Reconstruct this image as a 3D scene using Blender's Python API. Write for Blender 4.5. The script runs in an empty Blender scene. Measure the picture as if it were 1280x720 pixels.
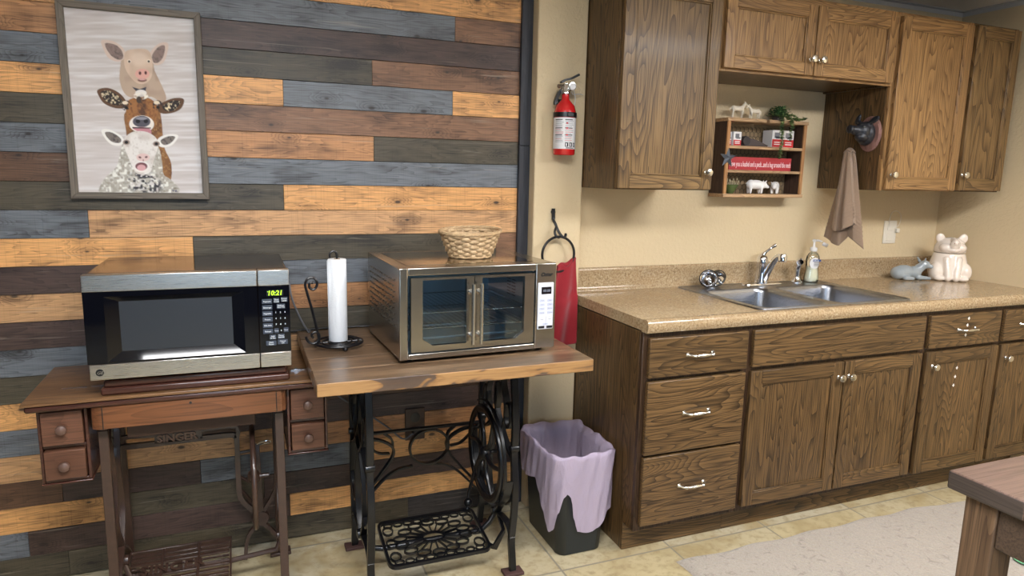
import bpy, math, random
import numpy as np
from mathutils import Vector, Matrix, noise
PI = math.pi
random.seed(7)
SC = bpy.context.scene
COL = SC.collection

# ------------------------------------------------------------------ materials
def lin(r, g, b):
    f = lambda v: (v/255/12.92) if v/255 <= .04045 else ((v/255+.055)/1.055)**2.4
    return (f(r), f(g), f(b), 1)

class N:
    def __init__(s, name):
        s.m = bpy.data.materials.new(name); s.m.use_nodes = True
        s.t = s.m.node_tree; s.b = s.t.nodes['Principled BSDF']; s.out = s.t.nodes['Material Output']
    def n(s, typ, ins=None, **kw):
        nd = s.t.nodes.new(typ)
        for k, v in kw.items(): setattr(nd, k, v)
        for k, v in (ins or {}).items():
            s.put(nd.inputs[k], v)
        return nd
    def put(s, sock, v):
        if isinstance(v, bpy.types.NodeSocket): s.t.links.new(v, sock)
        else: sock.default_value = v
    def set(s, **kw):
        for k, v in kw.items(): s.put(s.b.inputs[k.replace('_', ' ')], v)
    def math(s, op, a, b=0.0, c=None):
        d = s.n('ShaderNodeMath', operation=op); s.put(d.inputs[0], a); s.put(d.inputs[1], b)
        if c is not None: s.put(d.inputs[2], c)
        return d.outputs[0]
    def mix(s, f, a, b, mode='MIX'):
        d = s.n('ShaderNodeMix', data_type='RGBA', blend_type=mode)
        s.put(d.inputs[0], f); s.put(d.inputs[6], a); s.put(d.inputs[7], b); return d.outputs[2]
    def ramp(s, f, stops):
        d = s.n('ShaderNodeValToRGB'); s.put(d.inputs[0], f); cr = d.color_ramp
        while len(cr.elements) < len(stops): cr.elements.new(.5)
        for e, (p, c) in zip(cr.elements, stops): e.position = p; e.color = c if len(c) == 4 else (*c, 1)
        return d.outputs[0]
    def smooth(s, v, a, b):
        d = s.n('ShaderNodeMapRange', interpolation_type='SMOOTHSTEP')
        s.put(d.inputs[0], v); d.inputs[1].default_value = a; d.inputs[2].default_value = b; return d.outputs[0]
    def coord(s, scale=(1, 1, 1), loc=(0, 0, 0), kind='Object'):
        tc = s.n('ShaderNodeTexCoord'); mp = s.n('ShaderNodeMapping')
        s.put(mp.inputs[0], tc.outputs[kind]); mp.inputs['Scale'].default_value = scale; mp.inputs['Location'].default_value = loc
        return mp.outputs[0]
    def noise(s, vec, scale=5, detail=2, rough=.5, dist=0, out=0, w=None):
        d = s.n('ShaderNodeTexNoise', noise_dimensions='4D' if w is not None else '3D')
        s.put(d.inputs['Vector'], vec); d.inputs['Scale'].default_value = scale; d.inputs['Detail'].default_value = detail
        d.inputs['Roughness'].default_value = rough; d.inputs['Distortion'].default_value = dist
        if w is not None: s.put(d.inputs['W'], w)
        return d.outputs[out]
    def bump(s, h, strength=.3, dist=.002):
        d = s.n('ShaderNodeBump'); s.put(d.inputs['Height'], h); d.inputs['Strength'].default_value = strength
        d.inputs['Distance'].default_value = dist; s.put(s.b.inputs['Normal'], d.outputs[0])
    def rnd(s):
        return s.math('MULTIPLY', s.n('ShaderNodeObjectInfo').outputs['Random'], 37.0)

def simple(name, col, rough=.5, metal=0, **kw):
    a = N(name); a.set(Base_Color=col, Roughness=rough, Metallic=metal, **kw); return a.m

def wood(name, light, dark, axis='z', cross=7, stretch=.14, rings=26, amt=.75, rough=.38, pores=.35, seed=0, broad=.3, coat=0.0):
    """plain sawn wood: contours of a stretched noise give cathedral figure"""
    a = N(name)
    sc = [1, 1, 1]; sc['xyz'.index(axis)] = stretch
    v = a.coord(tuple(sc), (seed*3.1, seed*1.7, seed*2.3)); w = a.rnd()
    n1 = a.noise(v, cross, 1.5, .45, .25, w=w)
    band = a.math('FRACT', a.math('MULTIPLY', n1, rings))
    band = a.math('POWER', band, 2.2)
    n2 = a.noise(v, cross*.5, 2, .5, 0, w=w)
    sp = [210, 210, 210]; sp['xyz'.index(axis)] = 5
    pore = a.noise(a.coord(tuple(sp)), 1, 2, .6, 0)
    pf = a.smooth(pore, .46, .64)
    fig = a.math('MULTIPLY', band, amt)
    c = a.mix(a.math('MULTIPLY', a.smooth(n2, .35, .7), broad), light, dark)
    c = a.mix(fig, c, dark)
    c = a.mix(a.math('MULTIPLY', pf, pores), c, tuple(x*.45 for x in dark[:3])+(1,))
    a.set(Base_Color=c, Roughness=rough, Specular_IOR_Level=.35)
    if coat: a.set(Coat_Weight=coat, Coat_Roughness=.12)
    a.bump(a.math('ADD', a.math('MULTIPLY', pf, -.6), a.math('MULTIPLY', band, -.3)), .25, .0008)
    return a.m

OL, OD = lin(114, 87, 54), lin(40, 28, 17)
oak_v = wood('oak_vertical', OL, OD, 'z', 9, .13, 34, .8, .40, .6, coat=.15)
oak_h = wood('oak_horizontal', OL, OD, 'x', 9, .13, 34, .8, .40, .6, 3, coat=.15)
oak_y = wood('oak_depth', OL, OD, 'y', 9, .13, 34, .8, .40, .6, 3, coat=.15)
oak_lv = wood('oak_light_vertical', lin(168, 130, 84), lin(84, 56, 32), 'z', 9, .13, 32, .75, .40, .5, 5, coat=.15)
oak_fd = wood('oak_frame_stain_and_shade', lin(74, 54, 38), lin(40, 27, 18), 'z', 9, .13, 32, .7, .4, .5, 5)  # dark oak stain, deepened to paint in the shade between base cabinet fronts
oak_lh = wood('oak_light_horizontal', lin(168, 130, 84), lin(84, 56, 32), 'x', 9, .13, 32, .75, .40, .5, 6, coat=.15)
oak_dark = simple('oak_shadow_gap', lin(40, 27, 18), .6)
walnut = wood('walnut_top', lin(146, 108, 72), lin(76, 50, 33), 'x', 6, .14, 12, .45, .32, .5, 9, .9, coat=.3)
walnut_red = wood('walnut_red', lin(120, 76, 48), lin(68, 40, 25), 'x', 8, .14, 16, .45, .32, .3, 4, .5, coat=.3)
walnut_box = wood('walnut_drawer', lin(110, 74, 56), lin(68, 43, 31), 'x', 14, .3, 8, .4, .42, .4, 8, .5)
mould = wood('dark_moulding', lin(78, 45, 36), lin(48, 26, 21), 'x', 8, .1, 10, .4, .25, .3, 2, coat=.4)
island_w = wood('island_top', lin(108, 88, 78), lin(66, 50, 44), 'x', 10, .08, 14, .45, .33, .4, 12, .6, coat=.2)
island_e = wood('island_edge', lin(82, 72, 66), lin(56, 48, 44), 'y', 10, .1, 14, .4, .45, .4, 13)
island_l = wood('island_leg', lin(112, 88, 66), lin(66, 48, 36), 'z', 14, .06, 18, .65, .5, .5, 14)
barn = wood('barn_board', lin(200, 164, 124), lin(104, 72, 50), 'x', 20, .12, 14, .45, .65, .4, 16)
barn_v = wood('barn_board_upright', lin(188, 138, 90), lin(124, 82, 50), 'z', 20, .12, 14, .45, .65, .4, 17)
barn_dark = wood('barn_board_dark', lin(84, 62, 50), lin(46, 34, 30), 'z', 20, .12, 14, .5, .7, .4, 18)
frame_w = wood('weathered_frame', lin(122, 112, 100), lin(84, 75, 66), 'z', 30, .08, 14, .45, .55, .4, 21)

# plank wall: colour and offset come with each board
def plank_mat():
    a = N('stained_planks')
    pc = a.n('ShaderNodeAttribute', attribute_name='pcol').outputs['Color']
    po = a.n('ShaderNodeAttribute', attribute_name='poff').outputs['Vector']
    tc = a.n('ShaderNodeTexCoord').outputs['Object']
    v0 = a.n('ShaderNodeVectorMath', operation='ADD'); a.put(v0.inputs[0], tc); a.put(v0.inputs[1], po)
    def mp(v, s):
        m = a.n('ShaderNodeMapping'); a.put(m.inputs[0], v); m.inputs['Scale'].default_value = s; return m.outputs[0]
    sx_ = a.n('ShaderNodeSeparateXYZ', {0: v0.outputs[0]})
    vk = a.n('ShaderNodeCombineXYZ', {0: a.math('MULTIPLY', sx_.outputs[0], 5.5), 1: a.math('MULTIPLY', sx_.outputs[2], 11.0)}).outputs[0]
    vo = a.n('ShaderNodeTexVoronoi', feature='F1', voronoi_dimensions='2D'); a.put(vo.inputs['Vector'], vk); vo.inputs['Scale'].default_value = 1
    vo.inputs['Randomness'].default_value = .9
    d = vo.outputs['Distance']
    keep = a.math('GREATER_THAN', a.n('ShaderNodeSeparateColor', {0: vo.outputs['Color']}).outputs[0], .60)
    knot = a.math('MULTIPLY', a.math('SUBTRACT', 1.0, a.smooth(a.math('ADD', d, a.math('MULTIPLY', a.n('ShaderNodeSeparateColor', {0: vo.outputs['Color']}).outputs[1], .05)), .045, .10)), keep)
    halo = a.math('MULTIPLY', a.math('SUBTRACT', 1.0, a.smooth(d, .05, .38)), keep)
    vs = mp(v0.outputs[0], (1.0, 0, 9))
    n1 = a.noise(vs, 2.2, 2, .5, .2)
    n1 = a.math('ADD', n1, a.math('MULTIPLY', halo, .22))
    band = a.math('POWER', a.math('FRACT', a.math('MULTIPLY', n1, 15)), 2.0)
    fine = a.noise(mp(v0.outputs[0], (6, 0, 260)), 1, 3, .65)
    saw = a.noise(mp(v0.outputs[0], (260, 0, 5)), 1, 2, .6)
    blot = a.noise(mp(v0.outputs[0], (3, 0, 9)), 1.3, 3, .6)
    f = a.math('MULTIPLY', band, .42)
    f = a.math('ADD', f, a.math('MULTIPLY', a.smooth(fine, .45, .7), .5))
    f = a.math('ADD', f, a.math('MULTIPLY', a.smooth(saw, .5, .72), .14))
    f = a.math('ADD', f, a.math('MULTIPLY', a.smooth(blot, .48, .70), .58))
    f = a.math('ADD', f, a.math('MULTIPLY', halo, .3))
    dk = a.mix(1.0, pc, (.30, .27, .25, 1), 'MULTIPLY')
    lt = a.mix(1.0, pc, (1.26, 1.24, 1.20, 1), 'MULTIPLY')
    c = a.mix(a.math('MINIMUM', f, 1.0), lt, dk)
    light_streak = a.smooth(a.noise(mp(v0.outputs[0], (2.5, 0, 60)), 1, 3, .7, .6), .60, .72)
    c = a.mix(a.math('MULTIPLY', light_streak, .5), c, a.mix(.5, pc, (.5, .44, .34, 1)))
    c = a.mix(a.math('MULTIPLY', knot, .88), c, (.018, .011, .008, 1))
    a.set(Base_Color=c, Roughness=.5)
    a.bump(a.math('ADD', a.math('MULTIPLY', fine, .6), a.math('MULTIPLY', band, -.25)), .35, .001)
    return a.m
M_plank = plank_mat()

def wall_mat(name, col, strength=.35):
    a = N(name); v = a.coord()
    n1 = a.noise(v, 55, 3, .55, .4); n2 = a.noise(v, 140, 2, .5)
    a.set(Base_Color=a.mix(a.math('MULTIPLY', a.noise(v, 2.5, 2), .25), col, tuple(x*.86 for x in col[:3])+(1,)), Roughness=.6)
    a.bump(a.math('ADD', a.smooth(n1, .42, .62), a.math('MULTIPLY', n2, .35)), strength, .0025)
    return a.m
M_wall = wall_mat('cream_textured_plaster', lin(212, 191, 154))
M_ceil = wall_mat('white_ceiling', lin(228, 224, 222), .15)
M_white_trim = simple('white_trim', lin(190, 188, 186), .45)

def tile_mat():
    a = N('travertine_tiles')
    PX, PY, X0, Y0 = .465, .475, .19, -.595
    sep = a.n('ShaderNodeSeparateXYZ', {0: a.n('ShaderNodeTexCoord').outputs['Object']})
    fx = a.math('MULTIPLY', a.math('SUBTRACT', sep.outputs[0], X0), 1/PX); fy = a.math('MULTIPLY', a.math('SUBTRACT', sep.outputs[1], Y0), 1/PY)
    def edge(f): 
        r = a.math('FRACT', f); return a.math('MINIMUM', r, a.math('SUBTRACT', 1.0, r))
    e = a.math('MINIMUM', edge(fx), edge(fy))
    g = a.math('SUBTRACT', 1.0, a.smooth(e, .004, .012))
    cell = a.n('ShaderNodeCombineXYZ', {0: a.math('FLOOR', fx), 1: a.math('FLOOR', fy)})
    wn = a.n('ShaderNodeTexWhiteNoise', {'Vector': cell.outputs[0]}).outputs['Value']
    off = a.n('ShaderNodeVectorMath', operation='ADD'); a.put(off.inputs[0], a.coord()); 
    cs = a.n('ShaderNodeVectorMath', operation='SCALE'); a.put(cs.inputs[0], cell.outputs[0]); cs.inputs['Scale'].default_value = 3.7
    a.put(off.inputs[1], cs.outputs[0])
    n1 = a.noise(off.outputs[0], 4, 4, .6, .6); n2 = a.noise(off.outputs[0], 30, 4, .65, .3)
    base = a.ramp(wn, [(0, lin(182, 167, 130)), (.5, lin(184, 174, 148)), (1, lin(190, 184, 166))])
    c = a.mix(a.smooth(n1, .35, .7), base, lin(160, 142, 104))
    c = a.mix(a.math('MULTIPLY', a.smooth(n2, .45, .72), .7), c, lin(142, 124, 92))
    c = a.mix(g, c, lin(134, 126, 110))
    a.set(Base_Color=c, Roughness=a.math('ADD', .28, a.math('MULTIPLY', n2, .25)))
    a.bump(a.math('ADD', a.math('MULTIPLY', g, -1.0), a.math('MULTIPLY', n2, .25)), .3, .002)
    return a.m
M_tile = tile_mat()

def laminate():
    a = N('tan_laminate'); v = a.coord()
    n1 = a.noise(v, 120, 4, .7, .3); n2 = a.noise(v, 260, 3, .6); n3 = a.noise(v, 16, 3, .6, .6)
    c = a.ramp(n1, [(.30, lin(112, 92, 68)), (.44, lin(152, 129, 98)), (.56, lin(172, 150, 118)), (.70, lin(194, 174, 144))])
    c = a.mix(a.math('MULTIPLY', a.smooth(n3, .4, .65), .4), c, lin(160, 132, 98))
    c = a.mix(a.math('MULTIPLY', a.smooth(n2, .6, .72), .5), c, lin(96, 70, 44))
    a.set(Base_Color=c, Roughness=.16); return a.m
M_lam = laminate()

def brushed(name, col, rough=.3, axis='x', dark=.9):
    a = N(name); s = [900, 900, 900]; s['xyz'.index(axis)] = 14
    n = a.noise(a.coord(tuple(s)), 1, 2, .6)
    a.set(Base_Color=a.mix(n, col, tuple(c*dark for c in col[:3])+(1,)), Metallic=1.0, Roughness=a.math('ADD', rough-.06, a.math('MULTIPLY', n, .08)))
    a.bump(n, .05, .0002); return a.m
M_steel = brushed('brushed_steel', lin(196, 192, 186), .30, 'x', .97)
M_steel_sink = brushed('sink_steel', lin(150, 152, 158), .30, 'x', .97)
M_steel_oven = brushed('oven_steel', lin(180, 174, 164), .26, 'x', .97)
M_chrome = simple('chrome', lin(225, 226, 230), .07, 1)
M_nickel = simple('satin_nickel', lin(214, 212, 206), .22, 1)
M_iron_k = simple('black_cast_iron', lin(10, 11, 15), .34, 0, Coat_Weight=.25, Coat_Roughness=.15, Specular_IOR_Level=.35)
M_wire_k = simple('black_wire', lin(20, 20, 24), .35)
M_rust = simple('rusty_foot_pad', lin(70, 46, 42), .7)
def iron_brown():
    a = N('brown_cast_iron'); v = a.coord(); n = a.noise(v, 40, 3, .6)
    a.set(Base_Color=a.mix(n, lin(74, 52, 42), lin(46, 32, 27)), Roughness=.36, Coat_Weight=.3); a.bump(n, .2, .001); return a.m
M_iron_b = iron_brown()
M_black = simple('black_plastic', lin(18, 18, 20), .35)
M_blackgloss = simple('black_glass', lin(6, 7, 14), .05)
M_mwtop = simple('dark_mirror_enamel', lin(58, 44, 38), .10, .75)
M_screen = simple('microwave_screen', lin(58, 62, 68), .22, .35)
M_key = simple('key_grey', lin(52, 60, 74), .5)
M_white_ink = simple('white_lettering', lin(215, 220, 225), .6)
M_black_ink = simple('black_lettering', lin(16, 16, 18), .5)
a = N('clock_digits'); a.set(Base_Color=(0, 0, 0, 1), Emission_Color=lin(190, 255, 40), Emission_Strength=2.2); M_led = a.m
M_grey_led = simple('unlit_digits', lin(120, 126, 140), .5)
M_panelwhite = simple('pale_grey_panel', lin(206, 208, 216), .4)
M_red = simple('red_enamel', lin(200, 28, 32), .22, 0, Coat_Weight=.6)
M_paperlabel = simple('white_label', lin(226, 224, 224), .45)
M_redink = simple('red_print', lin(196, 40, 44), .5)
M_greyink = simple('grey_print', lin(120, 122, 128), .5)
M_navy = simple('navy_print', lin(28, 62, 128), .5)
M_ceramic = simple('cream_ceramic', lin(232, 218, 204), .14, 0, Coat_Weight=.7)
M_ceramic_w = simple('white_ceramic', lin(232, 230, 228), .25, 0, Coat_Weight=.3)
M_ceramic_g = simple('grey_ceramic', lin(150, 158, 162), .12, 0, Coat_Weight=.7)
M_resin = simple('bone_resin', lin(228, 216, 196), .45)
M_ironhead = simple('charcoal_cast_metal', lin(46, 47, 52), .38, .3)
M_plaque = wood('pink_plaque', lin(150, 112, 102), lin(108, 74, 66), 'z', 20, .3, 8, .4, .7, .3, 6)
M_plate = simple('ivory_plate', lin(222, 214, 198), .4)
M_plate_b = simple('brown_plate', lin(66, 46, 34), .45)
M_cord = simple('grey_cord', lin(104, 104, 108), .5)
M_cordk = simple('black_cord', lin(22, 22, 24), .45)
M_cordw = simple('white_cord', lin(214, 206, 190), .45)
M_bin = simple('black_bin_plastic', lin(24, 30, 32), .42)
M_star = simple('galvanised_star', lin(104, 108, 116), .5, .5)
M_leaf = simple('green_leaves', lin(46, 82, 42), .5)
M_leaf2 = simple('pale_green_leaves', lin(150, 178, 116), .5)
M_bowl = simple('green_glaze', lin(84, 100, 58), .25)
M_twig = simple('dried_sprigs', lin(170, 160, 130), .8)
M_slate = simple('slate_brown', lin(70, 60, 58), .6)
M_mint = simple('mint_plastic', lin(120, 190, 140), .4)
def glass(name, tint, f=.85, rough=.02):
    a = N(name); t = a.t
    tr = a.n('ShaderNodeBsdfTransparent', {'Color': tint}); gl = a.n('ShaderNodeBsdfGlossy', {'Color': (1, 1, 1, 1), 'Roughness': rough})
    fr = a.n('ShaderNodeFresnel', {'IOR': 1.5}); mx = a.n('ShaderNodeMixShader')
    a.put(mx.inputs[0], a.math('ADD', fr.outputs[0], 1-f-.1)); a.put(mx.inputs[1], tr.outputs[0]); a.put(mx.inputs[2], gl.outputs[0])
    t.links.new(mx.outputs[0], a.out.inputs[0]); return a.m
M_glass = glass('oven_glass', (.80, .90, .95, 1), .86)
M_clear = glass('clear_bottle', (.93, .94, .92, 1), .88)
def liner():
    a = N('lavender_film')
    n = a.noise(a.coord((1, 1, .4)), 22, 3, .6, .8)
    df = a.n('ShaderNodeBsdfPrincipled', {'Base Color': lin(206, 190, 212), 'Roughness': .3})
    tl = a.n('ShaderNodeBsdfTranslucent', {'Color': lin(214, 200, 220)}); tp = a.n('ShaderNodeBsdfTransparent', {'Color': (.9, .86, .92, 1)})
    bp = a.n('ShaderNodeBump', {'Height': n, 'Strength': .9, 'Distance': .014}); a.put(df.inputs['Normal'], bp.outputs[0])
    m1 = a.n('ShaderNodeMixShader', {0: .3}); a.put(m1.inputs[1], df.outputs[0]); a.put(m1.inputs[2], tl.outputs[0])
    m2 = a.n('ShaderNodeMixShader', {0: .16}); a.put(m2.inputs[1], m1.outputs[0]); a.put(m2.inputs[2], tp.outputs[0])
    a.t.links.new(m2.outputs[0], a.out.inputs[0]); return a.m
M_liner = liner()
def cloth(name, col, sc=900, dark=.7, strength=.5):
    a = N(name); v = a.coord(); n = a.noise(v, sc, 2, .7); n2 = a.noise(v, 25, 2)
    a.set(Base_Color=a.mix(n, tuple(c*dark for c in col[:3])+(1,), col), Roughness=.95, Sheen_Weight=.3)
    a.bump(a.math('ADD', n, n2), strength, .003); return a.m
M_terry = cloth('tan_terry', lin(176, 148, 124), 420, .62, .8)
M_redcloth = cloth('red_cotton', lin(150, 26, 38), 800, .75, .3)
M_paper = cloth('white_paper', lin(235, 237, 240), 160, .93, .5)
def rugm():
    a = N('shag_rug'); v = a.coord(); n = a.noise(v, 160, 3, .7); n2 = a.noise(v, 26, 3, .6, 1.2); n3 = a.noise(v, 3, 2)
    c = a.mix(n, lin(134, 124, 112), lin(182, 172, 160)); c = a.mix(a.math('MULTIPLY', a.smooth(n2, .58, .68), .55), c, lin(122, 111, 101))
    a.set(Base_Color=c, Roughness=1.0, Sheen_Weight=.2); a.bump(a.math('ADD', a.math('MULTIPLY', n, .5), a.math('MULTIPLY', n2, -1.2)), .8, .008); return a.m
M_rug = rugm()
def tabletop():
    a = N('stained_pine_top')
    v = a.coord((1.2, 14, 14)); n1 = a.noise(v, 1.5, 3, .6, .3); n2 = a.noise(a.coord((5, 220, 60)), 1, 3, .6)
    band = a.math('FRACT', a.math('MULTIPLY', n1, 9))
    c = a.ramp(n1, [(.3, lin(76, 58, 44)), (.5, lin(118, 94, 71)), (.72, lin(150, 122, 92))])
    c = a.mix(a.math('MULTIPLY', a.math('POWER', band, 2), .4), c, lin(62, 44, 34))
    c = a.mix(a.math('MULTIPLY', a.smooth(n2, .45, .7), .35), c, lin(52, 36, 28))
    a.set(Base_Color=c, Roughness=a.math('ADD', .22, a.math('MULTIPLY', n2, .2)), Coat_Weight=.4, Coat_Roughness=.2)
    a.bump(n2, .25, .001); return a.m
M_ttop = tabletop()
def tedge():
    a = N('pine_edge'); n1 = a.noise(a.coord((2.2, 1, 9)), 1.8, 3, .55, .9); n2 = a.noise(a.coord((8, 1, 230)), 1, 3, .6)
    c = a.ramp(n1, [(.44, lin(158, 120, 76)), (.50, lin(138, 101, 62)), (.53, lin(84, 68, 56)), (.7, lin(70, 56, 48))])
    c = a.mix(a.math('MULTIPLY', a.smooth(n2, .45, .7), .4), c, lin(96, 66, 42)); a.set(Base_Color=c, Roughness=.45); a.bump(n2, .3, .001); return a.m
M_tedge = tedge()
def wicker():
    a = N('wicker'); n = a.noise(a.coord(), 60, 3, .6)
    a.set(Base_Color=a.mix(n, lin(140, 104, 66), lin(226, 198, 156)), Roughness=.55); return a.m
M_wicker = wicker()
M_emit = N('light_diffuser'); M_emit.set(Base_Color=(.9, .9, .9, 1), Emission_Color=(.98, .985, 1, 1), Emission_Strength=42.0); M_emit = M_emit.m
M_win = N('window_daylight'); M_win.set(Base_Color=(.1, .1, .1, 1), Emission_Color=(.55, .76, 1, 1), Emission_Strength=9.0); M_win = M_win.m

# ------------------------------------------------------------------ mesh helpers
def rootinv(o):
    while o is not None and o.parent: o = o.parent
    if o is None: return Matrix.Identity(4)
    return (Matrix.Translation(o.location) @ o.rotation_euler.to_matrix().to_4x4()).inverted()

class MB:
    def __init__(s): s.v = []; s.f = []; s.mi = []; s.fc = []; s.fo = []; s.cur = 0; s.col = None; s.off = None
    def add(s, vs, fs):
        b = len(s.v); s.v += [tuple(p) for p in vs]
        for f in fs:
            s.f.append(tuple(b+i for i in f)); s.mi.append(s.cur); s.fc.append(s.col); s.fo.append(s.off)
        return s
    def box(s, x0, x1, y0, y1, z0, z1, m=None):
        if m is not None: s.cur = m
        vs = [(x, y, z) for x in (x0, x1) for y in (y0, y1) for z in (z0, z1)]
        return s.add(vs, [(0, 1, 3, 2), (4, 6, 7, 5), (0, 4, 5, 1), (2, 3, 7, 6), (0, 2, 6, 4), (1, 5, 7, 3)])
    def prism(s, poly, axis, a, b, m=None):
        """polygon in the plane across axis; poly pairs are the other two axes in order"""
        if m is not None: s.cur = m
        n = len(poly)
        def P(u, v, w):
            return {'x': (w, u, v), 'y': (u, w, v), 'z': (u, v, w)}[axis]
        vs = [P(u, v, a) for u, v in poly]+[P(u, v, b) for u, v in poly]
        fs = [tuple(range(n))[::-1], tuple(range(n, 2*n))]+[(i, (i+1) % n, n+(i+1) % n, n+i) for i in range(n)]
        return s.add(vs, fs)
    def frames(s, pts, closed, up=None):
        P = [Vector(p) for p in pts]; n = len(P); out = []
        T = []
        for i in range(n):
            if closed: t = P[(i+1) % n]-P[i-1]
            else: t = P[min(i+1, n-1)]-P[max(i-1, 0)]
            T.append(t.normalized() if t.length > 1e-9 else Vector((0, 0, 1)))
        if up is None:
            a = Vector((0, 0, 1)) if abs(T[0].z) < .9 else Vector((1, 0, 0))
            u = (a-T[0]*a.dot(T[0])).normalized()
        for i in range(n):
            if up is not None: a = Vector(up); u = (a-T[i]*a.dot(T[i])).normalized()
            else: u = (u-T[i]*u.dot(T[i])).normalized()
            out.append((P[i], u, T[i].cross(u)))
        return out
    def tube(s, pts, r, n=8, closed=False, m=None, caps=True):
        if m is not None: s.cur = m
        fr = s.frames(pts, closed); R = r if hasattr(r, '__len__') else [r]*len(pts); vs = []; k = len(pts)
        for (p, u, w), rr in zip(fr, R):
            for j in range(n):
                a = 2*PI*j/n; vs.append(p+u*(math.cos(a)*rr)+w*(math.sin(a)*rr))
        fs = []
        for i in range(k if closed else k-1):
            i2 = (i+1) % k
            for j in range(n):
                j2 = (j+1) % n; fs.append((i*n+j, i*n+j2, i2*n+j2, i2*n+j))
        if not closed and caps: fs.append(tuple(range(n))[::-1]); fs.append(tuple((k-1)*n+j for j in range(n)))
        return s.add(vs, fs)
    def strap(s, pts, w, t, up, closed=False, m=None):
        """flat bar: w wide along up, t thick across"""
        if m is not None: s.cur = m
        fr = s.frames(pts, closed, up); vs = []; k = len(pts)
        for p, u, q in fr:
            for a, b in ((1, 1), (1, -1), (-1, -1), (-1, 1)): vs.append(p+u*(a*w/2)+q*(b*t/2))
        fs = []
        for i in range(k if closed else k-1):
            i2 = (i+1) % k
            for j in range(4): j2 = (j+1) % 4; fs.append((i*4+j, i*4+j2, i2*4+j2, i2*4+j))
        if not closed: fs.append((3, 2, 1, 0)); fs.append(tuple((k-1)*4+j for j in range(4)))
        return s.add(vs, fs)
    def lathe(s, prof, c, n=32, axis='z', m=None, sx=1, sy=1, caps=True):
        if m is not None: s.cur = m
        vs = []; k = len(prof)
        for r, h in prof:
            for j in range(n):
                a = 2*PI*j/n; u, v = r*math.cos(a)*sx, r*math.sin(a)*sy
                d = {'z': (u, v, h), 'x': (h, u, v), 'y': (v, h, u), '-y': (u, -h, v), '-x': (-h, v, u)}[axis]
                vs.append((c[0]+d[0], c[1]+d[1], c[2]+d[2]))
        fs = []
        for i in range(k-1):
            for j in range(n): j2 = (j+1) % n; fs.append((i*n+j, i*n+j2, (i+1)*n+j2, (i+1)*n+j))
        if caps: fs.append(tuple(range(n))[::-1]); fs.append(tuple((k-1)*n+j for j in range(n)))
        return s.add(vs, fs)
    def ball(s, c, r, rot=None, n=16, k=10, m=None):
        if m is not None: s.cur = m
        if not hasattr(r, '__len__'): r = (r, r, r)
        vs = []; Rm = rot or Matrix.Identity(3)
        for i in range(1, k):
            t = PI*i/k
            for j in range(n):
                a = 2*PI*j/n; vs.append(Vector(c)+Rm@Vector((r[0]*math.sin(t)*math.cos(a), r[1]*math.sin(t)*math.sin(a), r[2]*math.cos(t))))
        vs.append(Vector(c)+Rm@Vector((0, 0, r[2]))); vs.append(Vector(c)-Rm@Vector((0, 0, r[2]))); T, B = len(vs)-2, len(vs)-1
        fs = [(i*n+j, (i+1)*n+j, (i+1)*n+(j+1) % n, i*n+(j+1) % n) for i in range(k-2) for j in range(n)]
        fs += [(T, j, (j+1) % n) for j in range(n)]+[(B, (k-2)*n+(j+1) % n, (k-2)*n+j) for j in range(n)]
        return s.add(vs, fs)
    def grid(s, fn, nu, nv, m=None, closed_u=False):
        if m is not None: s.cur = m
        vs = [fn(i/nu, j/nv) for j in range(nv+1) for i in range(nu if closed_u else nu+1)]
        W = nu if closed_u else nu+1
        return s.add(vs, [(j*W+i, j*W+(i+1) % W, (j+1)*W+(i+1) % W, (j+1)*W+i) for j in range(nv) for i in range(nu)])
    def build(s, name, mats, parent=None, bevel=0, seg=2, local=False, sharp=35, solid=0, fix=True, sub=0, remesh=0):
        me = bpy.data.meshes.new(name)
        vs = s.v
        if parent is not None and not local:
            Mi = rootinv(parent); vs = [tuple(Mi@Vector(p)) for p in vs]
        me.from_pydata(vs, [], s.f)
        if not isinstance(mats, (list, tuple)): mats = [mats]
        for m in mats: me.materials.append(m)
        me.polygons.foreach_set('material_index', s.mi)
        if s.fc and s.fc[0] is not None:
            at = me.attributes.new('pcol', 'FLOAT_COLOR', 'CORNER'); ao = me.attributes.new('poff', 'FLOAT_VECTOR', 'CORNER')
            dc, do = [], []
            for p, c, o in zip(me.polygons, s.fc, s.fo):
                for _ in range(p.loop_total): dc += list(c); do += list(o)
            at.data.foreach_set('color', dc); ao.data.foreach_set('vector', do)
        if fix:
            import bmesh
            bm = bmesh.new(); bm.from_mesh(me); bmesh.ops.recalc_face_normals(bm, faces=bm.faces); bm.to_mesh(me); bm.free()
        me.polygons.foreach_set('use_smooth', [True]*len(me.polygons))
        if sharp: me.set_sharp_from_angle(angle=math.radians(sharp))
        me.update()
        o = bpy.data.objects.new(name, me); COL.objects.link(o)
        if parent is not None: o.parent = parent
        if remesh:
            d = o.modifiers.new('r', 'REMESH'); d.mode = 'VOXEL'; d.voxel_size = remesh; d.use_smooth_shade = True
            d = o.modifiers.new('s', 'SMOOTH'); d.factor = .5; d.iterations = 4
        if solid: d = o.modifiers.new('t', 'SOLIDIFY'); d.thickness = solid; d.offset = 0
        if sub: d = o.modifiers.new('u', 'SUBSURF'); d.levels = sub; d.render_levels = sub
        if bevel:
            d = o.modifiers.new('b', 'BEVEL'); d.width = bevel; d.segments = seg; d.limit_method = 'ANGLE'; d.angle_limit = math.radians(40)
            d.harden_normals = False
        return o

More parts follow.
